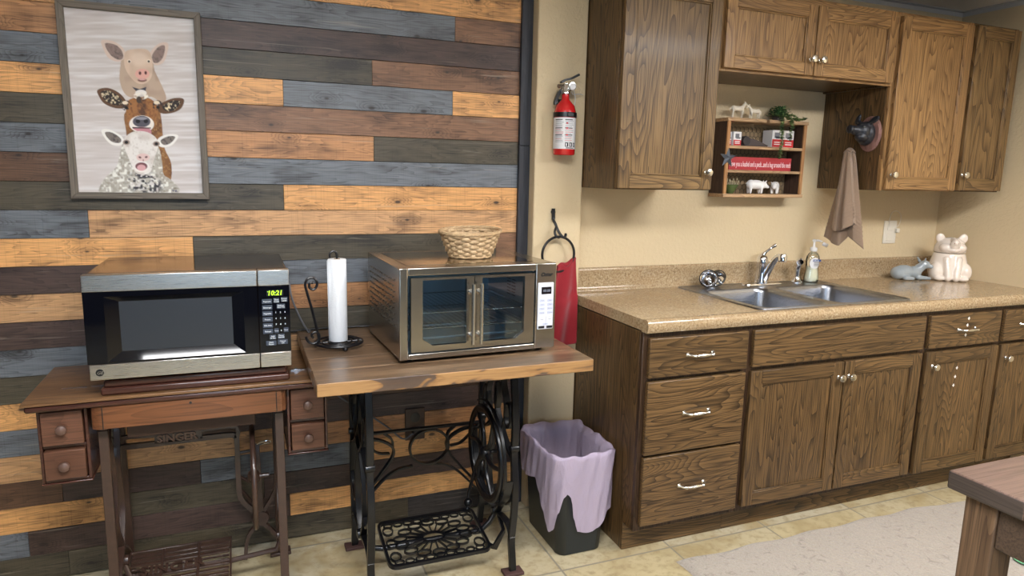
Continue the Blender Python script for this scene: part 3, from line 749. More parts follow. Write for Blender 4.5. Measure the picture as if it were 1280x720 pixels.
# two-storey ceramic pig jar
jx, jy = 2.120, -.185
t = thing('cookie_jar', 'big cream ceramic pig cookie jar in the right corner of the counter', 'jar', (jx, jy, CT))
Rj = Matrix.Rotation(math.radians(-37), 3, 'Z')   # faces the camera
def J(mb_): mb_.v = [tuple(Vector((jx, jy, CT+.0005))+Rj@Vector((p[0]*.90, p[1]*.90, p[2]))) for p in mb_.v]; return mb_
mb = MB(); mb.lathe([(.001, 0), (.082, 0), (.096, .010), (.104, .045), (.102, .080), (.090, .115), (.083, .136), (.078, .139), (.001, .139)], (0, 0, 0), 40, sx=.97, sy=.86)
for sg in (-1, 1):
    cap(mb, (sg*.030, -.066, .108), .020, (sg*.020, -.090, .018), .021)      # front legs
    mb.ball((sg*.074, -.046, .044), (.036, .044, .048)); mb.ball((sg*.060, -.080, .013), (.030, .024, .014))
J(mb).build('body', M_ceramic, t, remesh=.0035, fix=False)
mb = MB(); mb.lathe([(.001, .1415), (.079, .1415), (.082, .147), (.079, .172), (.066, .200), (.042, .216), (.001, .221)], (0, 0, 0), 40, sx=1, sy=.88)
mb.ball((.034, -.045, .168), (.036, .034, .026)); mb.ball((-.034, -.045, .168), (.036, .034, .026))
mb.ball((0, -.064, .178), (.030, .030, .018)); mb.ball((0, -.080, .192), (.026, .016, .018)); cap(mb, (0, -.05, .205), .018, (0, -.082, .196), .020)
mb.ball((0, -.072, .157), (.030, .018, .011))
for sg in (-1, 1):
    mb.ball((sg*.058, -.010, .214), (.024, .011, .027), Matrix.Rotation(sg*.5, 3, 'Y'))
J(mb)
lid = mb.build('lid', M_ceramic, t, remesh=.003, fix=False)
tg = simple('tan_glaze', lin(170, 140, 120), .3)
for sg in (-1, 1): J(MB().ball((sg*.009, -.0965, .195), (.0035, .0025, .005), None, 8, 6)).build('nostril', tg, lid, fix=False)

t = thing('cat_figurine', 'glossy grey ceramic animal lying on the counter against the pig jar', 'figurine', (1.91, -.135, CT))
mb = MB(); Rc = Matrix.Rotation(math.radians(-12), 3, 'Z')
mb.ball((-.035, 0, .038), (.062, .040, .038)); mb.ball((.018, -.004, .036), (.042, .034, .034)); mb.ball((-.068, 0, .034), (.036, .038, .034))
cap(mb, (.038, -.004, .048), .026, (.062, -.010, .072), .022); mb.ball((.070, -.014, .078), (.028, .024, .023)); cap(mb, (.080, -.022, .073), .013, (.094, -.034, .070), .010)
for sg in (-1, 1): cap(mb, (.060, -.006+sg*.018, .094), .008, (.056, -.006+sg*.028, .112), .004)
cap(mb, (.03, -.030, .014), .013, (.085, -.040, .010), .009); cap(mb, (.03, .018, .014), .013, (.080, .016, .010), .009); cap(mb, (-.05, -.036, .014), .014, (-.015, -.046, .010), .009)
mb.v = [tuple(Vector((1.91, -.135, CT+.0005))+Rc@Vector(p)) for p in mb.v]
mb.build('body', M_ceramic_g, t, remesh=.003, fix=False)

# pig head mounted on the side of the right wall cabinet, towel under it
hy, hz, hx = -.285, 1.628, 1.360
t = thing('pig_head_hook', 'charcoal metal pig head on an oval pink plaque fixed to the cabinet side', 'wall hook', (hx, hy, hz))
MB().lathe([(.074, 0), (.074, .006), (.066, .012), (.001, .013)], (hx, hy, hz-.006), 36, '-x', sx=1.06, sy=.80).build('plaque', M_plaque, t, sharp=40)
mb = MB(); X = lambda a_, b_, c_: (hx-.010-a_, hy+b_, hz+c_)
mb.ball(X(.020, 0, -.005), (.034, .044, .054)); mb.ball(X(.045, -.004, .004), (.036, .036, .040)); cap(mb, X(.055, -.002, .004), .027, X(.100, .006, .010), .0175)
mb.ball(X(.109, .007, .011), (.008, .020, .019)); mb.ball(X(.05, -.01, -.022), (.036, .026, .022))
J2 = [(1, -.034), (-1, .026)]
for sg, b in J2:
    mb.ball(X(.030, b-sg*.014, .052 if sg > 0 else .058), (.007, .028 if sg > 0 else .012, .014 if sg > 0 else .026), Matrix.Rotation(sg*-.45, 3, 'X'), 14, 10); cap(mb, X(.030, b*.6, .034), .011, X(.030, b-sg*.008, .048), .008)
hd = mb.build('head', M_ironhead, t, remesh=.0025, fix=False)
for b in (-.030, .024): MB().ball(X(.066, b, .020), .0045, None, 10, 8).build('eye', simple('dull_eye', lin(110, 108, 104), .3), t, fix=False)
for b in (.001, .013): MB().ball(X(.1165, b, .012), (.001, .0028, .004), None, 8, 6).build('nostril', M_black, hd, fix=False)
MB().tube(spline([(hx-.002, -.214, 1.545), (hx-.014, -.214, 1.538), (hx-.030, -.214, 1.530), (hx-.036, -.214, 1.540)], 5), .003, 8).build('peg', M_wire_k, t)

def folded_towel():
    mb = MB(); xb = hx-.030
    def lerp(pts, u):
        u = min(.9999, max(0, u))*(len(pts)-1); i = int(u); f_ = u-i; f_ = f_*f_*(3-2*f_); return [a_+(b_-a_)*f_ for a_, b_ in zip(pts[i], pts[i+1])]
    def layer(bottom, x_off, amp, ph, nu=60, nv=60, top=(-.196, -.232), zt_=1.536):
        def f(u, v):
            by, bz = lerp(bottom, u); ty = top[0]+(top[1]-top[0])*u; w = v**.9
            y = ty+(by-ty)*w; z = zt_+.010*math.sin(u*PI)+(bz-zt_)*v
            x = xb+x_off+amp*math.sin(u*PI*2*2.2+ph)*min(1, .25+v)*(.5+.5*v)
            if .68 < v < .90: x += .0016*math.sin(v*240)
            return (min(x, hx-.006), y, z)
        mb.grid(f, nu, nv)
    layer([(-.102, 1.140), (-.150, 1.112), (-.200, 1.098), (-.236, 1.150), (-.285, 1.135), (-.326, 1.104)], .006, .010, 0)
    layer([(-.158, 1.186), (-.200, 1.168), (-.240, 1.178), (-.285, 1.214)], -.020, .012, 1.0)
    mb.grid(lambda u, v: (xb+.006-.026*v, -.196-.036*u, 1.536+.010*math.sin(u*PI)+.012*math.sin(v*PI)), 60, 5)
    return mb
tw = folded_towel().build('hand_towel', M_terry, None, sharp=0, solid=.010, fix=False)
tag(tw, 'tan ribbed terry towel hanging under the pig head hook', 'towel')
# ------------------------------------------------------------------ rustic wall shelf and its keepsakes
hx0, hx1, hd_, hz0, hz1 = .712, 1.165, -.100, 1.327, 1.676
t = thing('wall_shelf', 'rustic barn wood shelf with chicken wire back on the wall over the sink', 'shelf', (.94, -.05, hz0))
for a_, b_ in ((hx0, hx0+.014), (hx1-.014, hx1)): MB().box(a_, b_, hd_+.003, -.001, hz0+.016, hz1-.016, 0).build('side_board', barn_dark, t, bevel=.001, seg=1)
for a_, b_ in ((hx0, hx0+.017), (hx1-.017, hx1)): MB().box(a_, b_, hd_-.006, hd_+.003, hz0+.016, hz1-.014).build('front_stile', barn_v, t, bevel=.0015, seg=1)
SH = []
for z_, th, nm in ((hz0, .016, 0), (1.4365, .013, 1), (1.5425, .014, 1)):
    xa, xb = (hx0-.004, hx1+.004) if nm == 0 else (hx0+.0145, hx1-.0145)
    MB().box(xa, xb, hd_-.010 if nm == 0 else hd_-.004, -.004, z_, z_+th-.0005).build('shelf_board', barn, t, bevel=.0015, seg=1); SH.append(z_+th-.0005)
MB().box(hx0-.004, .925, hd_-.008, -.004, hz1-.015, hz1).build('top_board', barn, t, bevel=.0015, seg=1)
MB().box(.940, hx1+.006, hd_-.008, -.004, hz1-.015, hz1).build('top_board', barn, t, bevel=.0015, seg=1)
MB().box(hx0+.014, hx1-.014, -.0035, -.001, hz0+.016, hz1-.015).build('back_board', simple('dark_backing', lin(136, 114, 84), .8), t)
mb = MB(); r = .0135; W_, H_ = r*math.sqrt(3), r*1.5
for j in range(18):
    for i in range(20):
        cx = hx0+.022+i*W_+(j % 2)*W_/2; cz = hz0+.024+j*H_
        if cx+W_/2 > hx1-.016 or cz+r > hz1-.018: continue
        P = [(cx+r*math.sin(k*PI/3), -.0062, cz+r*math.cos(k*PI/3)) for k in range(6)]
        for k in (0, 1, 2): mb.tube([P[k], P[k+1]], .0010, 3, caps=False)
        if i == 0 or j == 0:
            for k in (3, 4, 5): mb.tube([P[k], P[(k+1) % 6]], .0010, 3, caps=False)
mb.build('chicken_wire', simple('dark_wire', lin(48, 42, 36), .5, .4), t, fix=False)

def carton(x0, x1, y0, y1, z, h, label, split=.45, art=True, spice=None):
    o = thing('tin_box', label, 'tin', ((x0+x1)/2, (y0+y1)/2, z), group='red and white tins on the shelf')
    MB().box(x0, x1, y0, y1, z+.0002, z+h).build('tin', M_paperlabel, o, bevel=.002)
    mb = MB(); mb.box(x0+.0015, x1-.0015, y0-.0006, y0+.0002, z+.002, z+h*split)
    mb.cur = 1; w = x1-x0
    for k in range(2): mb.box(x0+w*.2, x1-w*.2, y0-.0010, y0-.0004, z+h*(.30-.12*k)-.002, z+h*(.30-.12*k)+.002)
    mb.cur = 2
    if art: mb.box(x0+w*.22, x1-w*.30, y0-.0008, y0+.0002, z+h*.55, z+h*.86).box(x0+w*.35, x1-w*.15, y0-.0008, y0+.0002, z+h*.50, z+h*.62)
    mb.build('printed_front', [M_redink, M_paperlabel, M_greyink], o)
z1s = SH[2]
carton(.745, .765, -.070, -.020, z1s, .060, 'slimmer of two small red and white tins at the left of the upper shelf', .4)
carton(.769, .813, -.078, -.020, z1s, .062, 'broader small red and white tin left of the dark keepsake', .42)
carton(.985, 1.045, -.082, -.018, z1s, .078, 'red and white tin behind the longest plant strand, left of its twin', .47)
carton(1.049, 1.112, -.082, -.018, z1s, .078, 'red and white tin at the right end of the upper shelf', .47)
t = thing('dark_keepsake', 'dark slate coloured wedge-shaped keepsake between the tins on the shelf', 'keepsake', (.88, -.05, z1s))
mb = MB(); poly = [(.822, z1s+.0003), (.965, z1s+.0003), (.965, z1s+.008), (.925, z1s+.022), (.880, z1s+.034), (.845, z1s+.036), (.826, z1s+.030)]
mb.prism(poly, 'y', -.082, -.038); mb.build('body', M_slate, t, bevel=.004)
MB().lathe([(.001, 0), (.020, 0), (.022, .004), (.022, .026), (.001, .028)], (.838, -.086, z1s+.0225), 20, 'y').build('knob', simple('slate_dark', lin(46, 40, 42), .6), t)
mb = MB()
for k in range(3): mb.ball((.905+.022*k, -.030, z1s+.030-.005*k), (.009, .008, .014), None, 10, 6)
mb.build('pale_fingers', simple('tan_pebble', lin(168, 148, 120), .7), t, fix=False)
# box sign
z2 = SH[1]
t = thing('box_sign', 'long red wooden sign with white script lettering on the middle shelf', 'sign', (.94, -.08, z2))
MB().box(.742, 1.100, -.092, -.070, z2+.0003, z2+.058).build('board', simple('red_paint', lin(170, 44, 52), .55), t, bevel=.001)
mb = MB(); text_mb(mb, 'I love you a bushel and a peck...and a hug around the neck', .0218, (.744, -.0925, z2+.016), (1, 0, 0), (0, 0, 1), .0004, bold=.0002, sx=.72)
pt = max(p[0] for p in mb.v); pl = min(p[0] for p in mb.v); k = .352/(pt-pl); mb.v = [(.7455+(p[0]-pl)*k, p[1], z2+.016+(p[2]-z2-.016)*1.55) for p in mb.v]
mb.build('lettering', simple('pink_white_print', lin(236, 208, 212), .6), t)
# bowl and pigs on the bottom shelf
z3 = SH[0]
t = thing('green_bowl', 'small green glazed bowl of dried sprigs on the bottom shelf', 'bowl', (.765, -.055, z3))
MB().lathe([(.001, 0), (.014, 0), (.016, .003), (.026, .018), (.036, .038), (.034, .040), (.024, .022), (.012, .008), (.001, .006)], (.786, -.058, z3+.0003), 28).build('bowl', M_bowl, t, sharp=60)
mb = MB(); rr = random.Random(3)
for k in range(26):
    an = rr.uniform(0, 2*PI); r1 = rr.uniform(.0, .018); r2 = r1+rr.uniform(.004, .022); h = rr.uniform(.040, .066)
    mb.tube([(.786+r1*math.cos(an), -.055+r1*math.sin(an), z3+.014), (.786+r2*math.cos(an), -.055+r2*math.sin(an), z3+h)], [.0016, .0008], 4)
    mb.ball((.786+r2*math.cos(an), -.055+r2*math.sin(an), z3+h), (.003, .003, .005), None, 6, 4)
mb.build('sprigs', M_twig, t, fix=False)
pig('pig_figurine', 'white ceramic pig walking right along the bottom shelf', 'white pigs on the shelf', (.930, -.060, z3+.0003), .052, -.25, M_ceramic_w)
pig('pig_figurine', 'white ceramic pig facing the viewer at the right of the bottom shelf', 'white pigs on the shelf', (1.048, -.055, z3+.0003), .047, PI+.75, M_ceramic_w)
# horses on the top board
def horse(label, c, s, flip, head_down=False):
    t_ = thing('horse_figurine', label, 'figurine', c, 0, 'bone coloured horses on top of the shelf'); mb = MB(); f = -1 if flip else 1
    P = lambda x, y, z: (c[0]+f*x*s, c[1]+y*s, c[2]+z*s)
    def C(a_, ra, b_, rb): cap(mb, P(*a_), ra*s*1.12, P(*b_), rb*s*1.2, 6)
    C((-.38, 0, .66), .15, (.28, 0, .66), .15); mb.ball(P(-.36, 0, .68), (.18*s, .15*s, .18*s)); mb.ball(P(.30, 0, .68), (.17*s, .14*s, .19*s))
    C((.36, 0, .74), .12, (.58, 0, 1.02), .075); C((.58, 0, 1.06), .075, (.80, 0, .90), .045)
    C((.54, .04, 1.12), .025, (.53, .04, 1.18), .015); C((.54, -.04, 1.12), .025, (.53, -.04, 1.18), .015)
    for x in (-.44, .34):
        for y in (-.08, .08):
            k = .05 if y > 0 else -.03
            C((x, y, .55), .075, (x+k, y, .30), .045); C((x+k, y, .30), .040, (x+k*.6, y, .05), .032)
    C((-.52, 0, .74), .04, (-.68, 0, .60), .03)
    C((-.68, 0, .60), .03, (-.66, 0, .42), .02)
    mb.build('body', M_resin, t_, remesh=s*.022, fix=False)
horse('larger bone coloured horse figurine on top of the shelf, at its left end', (.795, -.062, hz1+.0003), .066, False)
horse('smaller bone coloured foal figurine nose to nose with the larger horse', (.888, -.062, hz1+.0003), .056, True)
# trailing plant
t = thing('trailing_plant', 'green trailing plant spilling over the right end of the shelf top', 'plant', (1.04, -.055, hz1))
rr = random.Random(11)
def leaf(mb, p, d, s):
    d = Vector(d).normalized(); a_ = Vector((0, 0, 1)) if abs(d.z) < .9 else Vector((1, 0, 0)); sd = d.cross(a_).normalized(); n_ = sd.cross(d)
    p = Vector(p); mb.add([p, p+d*s*.5+sd*s*.38, p+d*s+n_*s*.12, p+d*s*.5-sd*s*.38, p+d*s*.5-n_*s*.12], [(0, 1, 4), (1, 2, 4), (2, 3, 4), (3, 0, 4)])
ms = MB(); ml = MB(); ml2 = MB()
MB().lathe([(.001, 0), (.022, 0), (.028, .030), (.026, .030), (.020, .004), (.001, .004)], (1.035, -.050, hz1+.0003), 20).build('pot', M_slate, t)
for k in range(420):
    an = rr.uniform(0, 2*PI); el = rr.uniform(-.1, 1.3); R_ = rr.uniform(.015, .048)
    p = (1.035+R_*1.15*math.cos(an)*math.cos(el), -.060+R_*math.sin(an)*math.cos(el)*.9, hz1+.022+R_*math.sin(el)*.95)
    leaf(ml if rr.random() < .8 else ml2, p, (math.cos(an)+rr.uniform(-.5, .5), math.sin(an)+rr.uniform(-.5, .5), rr.uniform(-.4, .8)), rr.uniform(.011, .018))
def strand(pts, n, s=.015):
    c = spline(pts, 8); ms.tube(c, .0009, 4)
    for k in range(n):
        q = c[min(len(c)-1, int(k/n*len(c)))]; an = rr.uniform(0, 2*PI)
        leaf(ml if rr.random() < .40 else ml2, q, (math.cos(an), math.sin(an)-.4, rr.uniform(-.8, .2)), rr.uniform(.7, 1.2)*s)
strand([(1.01, -.075, hz1+.03), (1.000, -.118, hz1+.006), (.999, -.124, hz1-.05), (1.003, -.124, hz1-.11), (.998, -.124, hz1-.165)], 210)
strand([(1.05, -.075, hz1+.03), (1.052, -.118, hz1+.004), (1.054, -.124, hz1-.03), (1.050, -.124, hz1-.085)], 130)
strand([(1.07, -.070, hz1+.02), (1.10, -.085, hz1+.014), (1.135, -.088, hz1+.012), (1.165, -.085, hz1+.020)], 110, .016)
strand([(1.07, -.080, hz1+.03), (1.09, -.100, hz1+.022), (1.11, -.108, hz1+.008)], 50, .016)
ms.build('stems', M_leaf, t, fix=False); ml.build('leaves', M_leaf, t, fix=False, sharp=0); ml2.build('pale_leaves', M_leaf2, t, fix=False, sharp=0)
# star
t = None
mb = MB(); sxx, szz, yy = .722, 1.500, -.112
pts = [((.047 if k % 2 == 0 else .0185)*math.sin(PI*k/5+.06), (.047 if k % 2 == 0 else .0185)*math.cos(PI*k/5+.06)) for k in range(10)]
vs = [(sxx+a_, yy+.004, szz+b_) for a_, b_ in pts]+[(sxx, yy-.010, szz), (sxx, yy+.0045, szz)]
mb.add(vs, [(k, (k+1) % 10, 10) for k in range(10)]+[((k+1) % 10, k, 11) for k in range(10)])
tag(mb.build('metal_star', M_star, None, sharp=5), 'grey metal five-pointed star hung on the left edge of the wall shelf', 'star')

# ------------------------------------------------------------------ pier: extinguisher, ring, red towel
ex, ey, ez = -.117, -.168, 1.487
t = thing('fire_extinguisher', 'red fire extinguisher with a white instruction label on the narrow wall pier', 'fire extinguisher', (ex, ey, ez))
MB().lathe([(.001, .002), (.036, .002), (.040, 0), (.043, .004), (.043, .150), (.042, .165), (.036, .186), (.022, .202), (.015, .210), (.014, .228), (.001, .229)], (ex, ey, ez), 40).build('cylinder', M_red, t, sharp=45)
MB().grid(lambda u, v: (ex+.0434*math.cos(-PI/2-2.6+u*3.9), ey+.0434*math.sin(-PI/2-2.6+u*3.9), ez+.022+v*.118), 40, 2).build('instruction_label', M_paperlabel, t, sharp=0, fix=False)
def onlabel(mb, u0, u1, z0, z1, m=None, r=.0438):
    A = lambda u: -PI/2+u/.0434
    if m is not None: mb.cur = m
    k = 5; vs = [(ex+r*math.cos(A(u0+(u1-u0)*i/k)), ey+r*math.sin(A(u0+(u1-u0)*i/k)), ez+z) for z in (z0, z1) for i in range(k+1)]
    mb.add(vs, [(i, i+1, k+2+i, k+1+i) for i in range(k)])
mb = MB(); rr = random.Random(5)
U0 = -.026   # centre of what the camera sees
for c0, c1 in ((-.060, -.022), (-.018, .020)):
    for k in range(17):
        z_ = .132-.0052*k; m = 1 if (rr.random() < .22) else 0
        if k in (0, 6, 11): onlabel(mb, c0, c1-.006, z_-.0018, z_+.0012, 2)
        else: onlabel(mb, c0+rr.uniform(0, .002), c1-rr.uniform(0, .012), z_-.0007, z_+.0007, m)
for u_ in (-.016, .001, .018): onlabel(mb, u_, u_+.013, .030, .046, 2)
for u_ in (-.0125, .0045, .0215): onlabel(mb, u_, u_+.004, .033, .043, 3, .0440)
for z_ in (.116, .098, .072): onlabel(mb, -.014, -.006, z_, z_+.005, 1)
onlabel(mb, -.012, .020, .024, .0275, 2)
mb.build('label_print', [M_greyink, M_redink, M_black_ink, M_paperlabel], t, fix=False, sharp=0)
MB().lathe([(.0445, .142), (.0455, .142), (.0455, .160), (.0445, .160), (.0432, .151)], (ex, ey, ez), 40, caps=False).build('bracket_strap', M_black, t)
MB().box(ex-.013, ex+.013, ey+.040, -.1145, ez+.05, ez+.215).build('bracket', M_black, t, bevel=.002)
MB().box(ex-.012, ex+.014, ey-.0500, ey-.044, ez+.143, ez+.159).build('buckle', M_black, t, bevel=.002)
MB().lathe([(.014, .228), (.017, .230), (.017, .244), (.013, .252), (.012, .268), (.001, .269)], (ex, ey, ez), 20).build('valve', M_chrome, t)
MB().tube([(ex-.008, ey, ez+.258), (ex-.036, ey-.008, ez+.257)], [.008, .0075], 12).build('nozzle', M_nickel, t)
g = MB().lathe([(.001, .0), (.016, 0), (.017, .004), (.016, .014), (.001, .015)], (ex+.016, ey-.012, ez+.257), 24, '-y').build('pressure_gauge', M_nickel, t)
MB().lathe([(.001, .0152), (.012, .0152), (.012, .0158), (.001, .0158)], (ex+.016, ey-.012, ez+.257), 24, '-y').build('dial', M_paperlabel, g)
mb = MB(); mb.strap(spline([(ex-.022, ey, ez+.272), (ex-.004, ey, ez+.282), (ex+.022, ey, ez+.290), (ex+.052, ey-.006, ez+.306)], 5), .016, .008, (0, 1, 0))
mb.strap(spline([(ex-.006, ey+.012, ez+.250), (ex-.022, ey+.014, ez+.235), (ex-.034, ey+.016, ez+.205), (ex-.034, ey+.016, ez+.19)], 5), .014, .012, (0, 1, 0)); mb.build('lever', M_black, t)
MB().tube(spline([(ex+.020, ey-.004, ez+.250), (ex+.034, ey+.006, ez+.232), (ex+.060, ey+.020, ez+.236), (ex+.085, ey+.034, ez+.238)], 5)+[Vector((ex+.098, -.120, ez+.238))], .0012, 5).build('safety_tie', M_white_ink, t)
MB().tube(spline([(ex+.034, ey+.002, ez+.248), (ex+.042, ey, ez+.22), (ex+.040, ey, ez+.19)], 5), .0012, 5).build('safety_loop', M_white_ink, t)

rx, rz_, ry = -.117, 1.094, -.150
t = thing('towel_ring', 'black iron towel ring on a hook below the fire extinguisher', 'towel ring', (rx-.01, -.114, 1.27))
MB().tube(ell((rx, rz_), .071, .071, 40, 'xz', ry), .0052, 10, closed=True).build('ring', M_wire_k, t)
mb = MB(); mb.tube(spline([(-.131, -.120, 1.276), (-.131, -.122, 1.24), (-.131, -.126, 1.228), (-.127, -.135, 1.215), (-.120, -.146, 1.190), (-.112, -.158, 1.172), (-.102, -.162, 1.163), (-.092, -.158, 1.168), (-.088, -.152, 1.176)], 5), [.0075]*8+[.0055]*33, 10)
mb.tube(spline([(-.125, -.140, 1.205), (-.136, -.150, 1.185), (-.132, -.156, 1.168), (-.118, -.158, 1.162)], 5), .005, 8)
mb.lathe([(.009, 0), (.010, .006), (.006, .010)], (-.131, -.1142, 1.262), 14, '-y'); mb.build('hook', M_wire_k, t)
def redt():
    mb = MB()
    def f(u, v):
        a_ = u-.5; top = 1.038+.030*u; w = .080+.030*min(1, v*2.4)
        x = -.078+a_*w-.004*v; y = ry-.004+.010*math.sin(u*8+v*3.0)*min(1, .3+v*1.5)+.014*math.sin(v*22)*math.exp(-((v-.42)/.08)**2)*.35
        z = top-v*.345+.010*math.sin(u*9)*(1-v)
        return (x, min(y, -.121), z)
    mb.grid(f, 40, 50)
    def g_(u, v):  # back half over the ring
        a_ = u-.5; x = -.078+a_*(.080+.02*v); return (x, ry+.010+.004*math.sin(u*12), 1.038+.030*u-v*.30)
    mb.grid(g_, 30, 20)
    mb.grid(lambda u, v: (-.078+(u-.5)*.080, ry-.004+.014*v, 1.038+.030*u+.010*math.sin(v*PI)+.010*math.sin(u*9)*(1-v)), 40, 5)
    return mb
tag(redt().build('red_towel', M_redcloth, None, sharp=0, solid=.003, fix=False), 'red cloth towel hanging from the black ring behind the toaster oven', 'towel')

# ------------------------------------------------------------------ waste bin with its film liner
bx_, by_ = -.158, -.362
t = thing('trash_can', 'black rectangular waste bin beside the drawer cabinet', 'bin', (bx_, by_, 0))
def R4(hx_, hy_, r, z, n=8): return rrect(bx_-hx_, bx_+hx_, by_-hy_, by_+hy_, r, z, n)
mb = MB(); L = [R4(.088, .148, .03, .001), R4(.092, .152, .035, .004), R4(.118, .160, .045, .380), R4(.123, .165, .048, .382), R4(.123, .165, .048, .386), R4(.116, .158, .042, .386), R4(.089, .148, .03, .010)]
loops(mb, L, True); mb.build('bin', M_bin, t, sharp=50, fix=False)
def linerf():
    mb = MB(); per = R4(.130, .172, .05, 0, 10); n = len(per); K = 5
    # resample evenly
    P = [Vector(p) for p in per]; seg = [(P[(i+1) % n]-P[i]).length for i in range(n)]; tot = sum(seg); M_ = 160; out = []; i = 0; acc = 0
    for k in range(M_):
        d = tot*k/M_
        while acc+seg[i] < d: acc += seg[i]; i += 1
        out.append(P[i].lerp(P[(i+1) % n], (d-acc)/seg[i]))
    C = Vector((bx_, by_, 0))
    def bottom(p):
        # flap length by position: long lobes with an arch between them at the near left corner
        q = p-C; an = math.degrees(math.atan2(q.y, q.x)) % 360
        keys = [(0, .20), (60, .22), (150, .24), (185, .26), (200, .22), (212, .17), (218, .12), (225, .095), (231, .11), (238, .19), (243, .248), (247, .262), (251, .245), (256, .15), (262, .098), (275, .088), (290, .10), (305, .16), (330, .19), (360, .20)]
        for (a0, b0), (a1, b1) in zip(keys, keys[1:]):
            if a0 <= an <= a1:
                u = (an-a0)/(a1-a0); u = u*u*(3-2*u); return b0+(b1-b0)*u
        return .2
    rows_ = []
    def at(p, d): q = p-C; return (bx_+q.x*(.130+d)/.130, by_+q.y*(.172+d)/.172)
    wave = lambda k: .0035*math.sin(k*.55)+.0035*math.sin(k*.23+1)
    for d, z_ in ((-.046, .05), (-.040, .12), (-.034, .22), (-.026, .32), (-.021, .375), (-.014, .395), (-.004, .401), (.001, .404)):
        rows_.append([at(p, d+(.0022*math.sin(k*.8+z_*40)-.002)*(z_ < .38))+(z_+wave(k) if z_ > .38 else z_,) for k, p in enumerate(out)])
    T = 16
    for j in range(T+1):
        v = j/T; row = []
        for k, p in enumerate(out):
            b = bottom(p); z_ = .402+(b-.402)*v+wave(k)*(1-v)
            d = .006-.016*max(0, (.402-z_)/.30)+.006*v+.0028*math.sin(k*.35+v*1.5)*min(1, v*2)+.0018*math.sin(k*.9+5*v)
            q = at(p, d); row.append((min(q[0], -.004), q[1], z_))
        rows_.append(row)
    loops(mb, rows_); return mb
lm = linerf().build('bin_liner', M_liner, t, sharp=0, fix=False)

# ------------------------------------------------------------------ iron sewing machine bases
def base_table(prefix, x0, x1, yc, hy, ztop, mat, fancy=True):
    parts = []
    return parts
T2X0, T2X1, T2Y0, T2Y1, T2Z = -1.126, -.258, -.733, -.070, .825
t2 = thing('sewing_base_table', 'stained plank table on black cast iron sewing machine legs under the toaster oven', 'table', (-.69, -.40, 0))
mb = MB(); ny = 5; wy = (T2Y1-T2Y0)/ny
for k in range(ny):
    y0 = T2Y0+k*wy; mb.cur = 0; mb.box(T2X0, T2X1, y0+.0006, y0+wy-.0006, T2Z-.040, T2Z)
    if k == 0:
        mb.mi[-4] = 1     # near long edge keeps its pale sapwood
mb.build('tabletop', [M_ttop, M_tedge], t2, bevel=.003, seg=2)
def side_frame(t, x, yc, h, ztop, mat, w=.024, th=.009, fancy=True):
    mb = MB(); Y = lambda d: yc+d
    for s in (-1, 1):
        if not fancy:
            mb.strap(spline([(x, Y(s*(h+.002)), .012), (x, Y(s*(h-.004)), .10), (x, Y(s*(h-.010)), .30), (x, Y(s*(h-.014)), .55), (x, Y(s*(h-.016)), ztop-.02)], 5), .026, .018, (1, 0, 0))
            mb.strap(spline([(x, Y(s*(h-.012)), .10), (x, Y(s*.06), .17), (x, Y(0), .20)], 5), w, th, (1, 0, 0))
            mb.strap(spline([(x, Y(0), .21), (x, Y(s*.07), .32), (x, Y(s*.04), .46), (x, Y(s*.08), .60), (x, Y(s*.05), ztop-.02)], 5), w, th, (1, 0, 0))
            continue
        leg = [(x, Y(s*(h-.002)), .012), (x, Y(s*(h-.010)), .06), (x, Y(s*(h-.020)), .12), (x, Y(s*(h-.004)), .22), (x, Y(s*(h+.004)), .33), (x, Y(s*(h-.014)), .44), (x, Y(s*(h-.006)), .52), (x, Y(s*(h-.012)), .62), (x, Y(s*(h-.035)), ztop-.02)]
        mb.strap(spline(leg, 5), w, .016, (1, 0, 0))
        mb.lathe([(.001, -.016), (.012, -.016), (.014, 0), (.012, .016), (.001, .016)], (x, Y(s*(h-.012)), .47), 14, 'x')
        if fancy:
            mb.strap(spline([(x, Y(s*(h-.012)), .13), (x, Y(s*(h-.05)), .165), (x, Y(s*.055), .165), (x, Y(0), .145)], 5), w, th, (1, 0, 0))
            mb.strap(spline([(x, Y(s*.012), .15), (x, Y(s*.062), .22), (x, Y(s*.078), .31), (x, Y(s*.052), .40), (x, Y(s*.010), .47)], 5), w, th, (1, 0, 0))
            mb.strap(spline([(x, Y(s*.074), .25), (x, Y(s*.110), .235), (x, Y(s*(h-.02)), .27), (x, Y(s*(h-.004)), .31)], 5), w*.9, th, (1, 0, 0))
            mb.strap(spline([(x, Y(s*.010), .46), (x, Y(s*.075), .52), (x, Y(s*.095), .60), (x, Y(s*.060), .68), (x, Y(s*.085), ztop-.02)], 5), w, th, (1, 0, 0))
            mb.strap(spline([(x, Y(s*(h-.016)), .43), (x, Y(s*.11), .455), (x, Y(s*.05), .50), (x, Y(0), .56), (x, Y(-s*.012), .62), (x, Y(0), .66)], 5), w*.9, th, (1, 0, 0))
            mb.strap(ell((Y(s*.115), .57), .026, .045, 16, 'yz', x), w*.8, th, (1, 0, 0), closed=True)
    mb.box(x-w/2, x+w/2, Y(-h+.01), Y(h-.01), ztop-.026, ztop-.0005)
    mb.lathe([(.001, -.018), (.016, -.018), (.018, 0), (.016, .018), (.001, .018)], (x, Y(0), .155), 16, 'x')
    o = mb.build('side_frame', mat, t, sharp=40, bevel=.0015, seg=1, fix=False)
    for s in (-1, 1):
        MB().box(x-.036, x+.036, Y(s*(h-.002))-.024, Y(s*(h-.002))+.024, .001, .013).build('foot', M_rust if fancy else mat, t, bevel=.002)
    return o
xl, xr, yc2 = -.950, -.450, -.370
side_frame(t2, xl, yc2, .183, T2Z-.040, M_iron_k); side_frame(t2, xr, yc2, .183, T2Z-.040, M_iron_k)
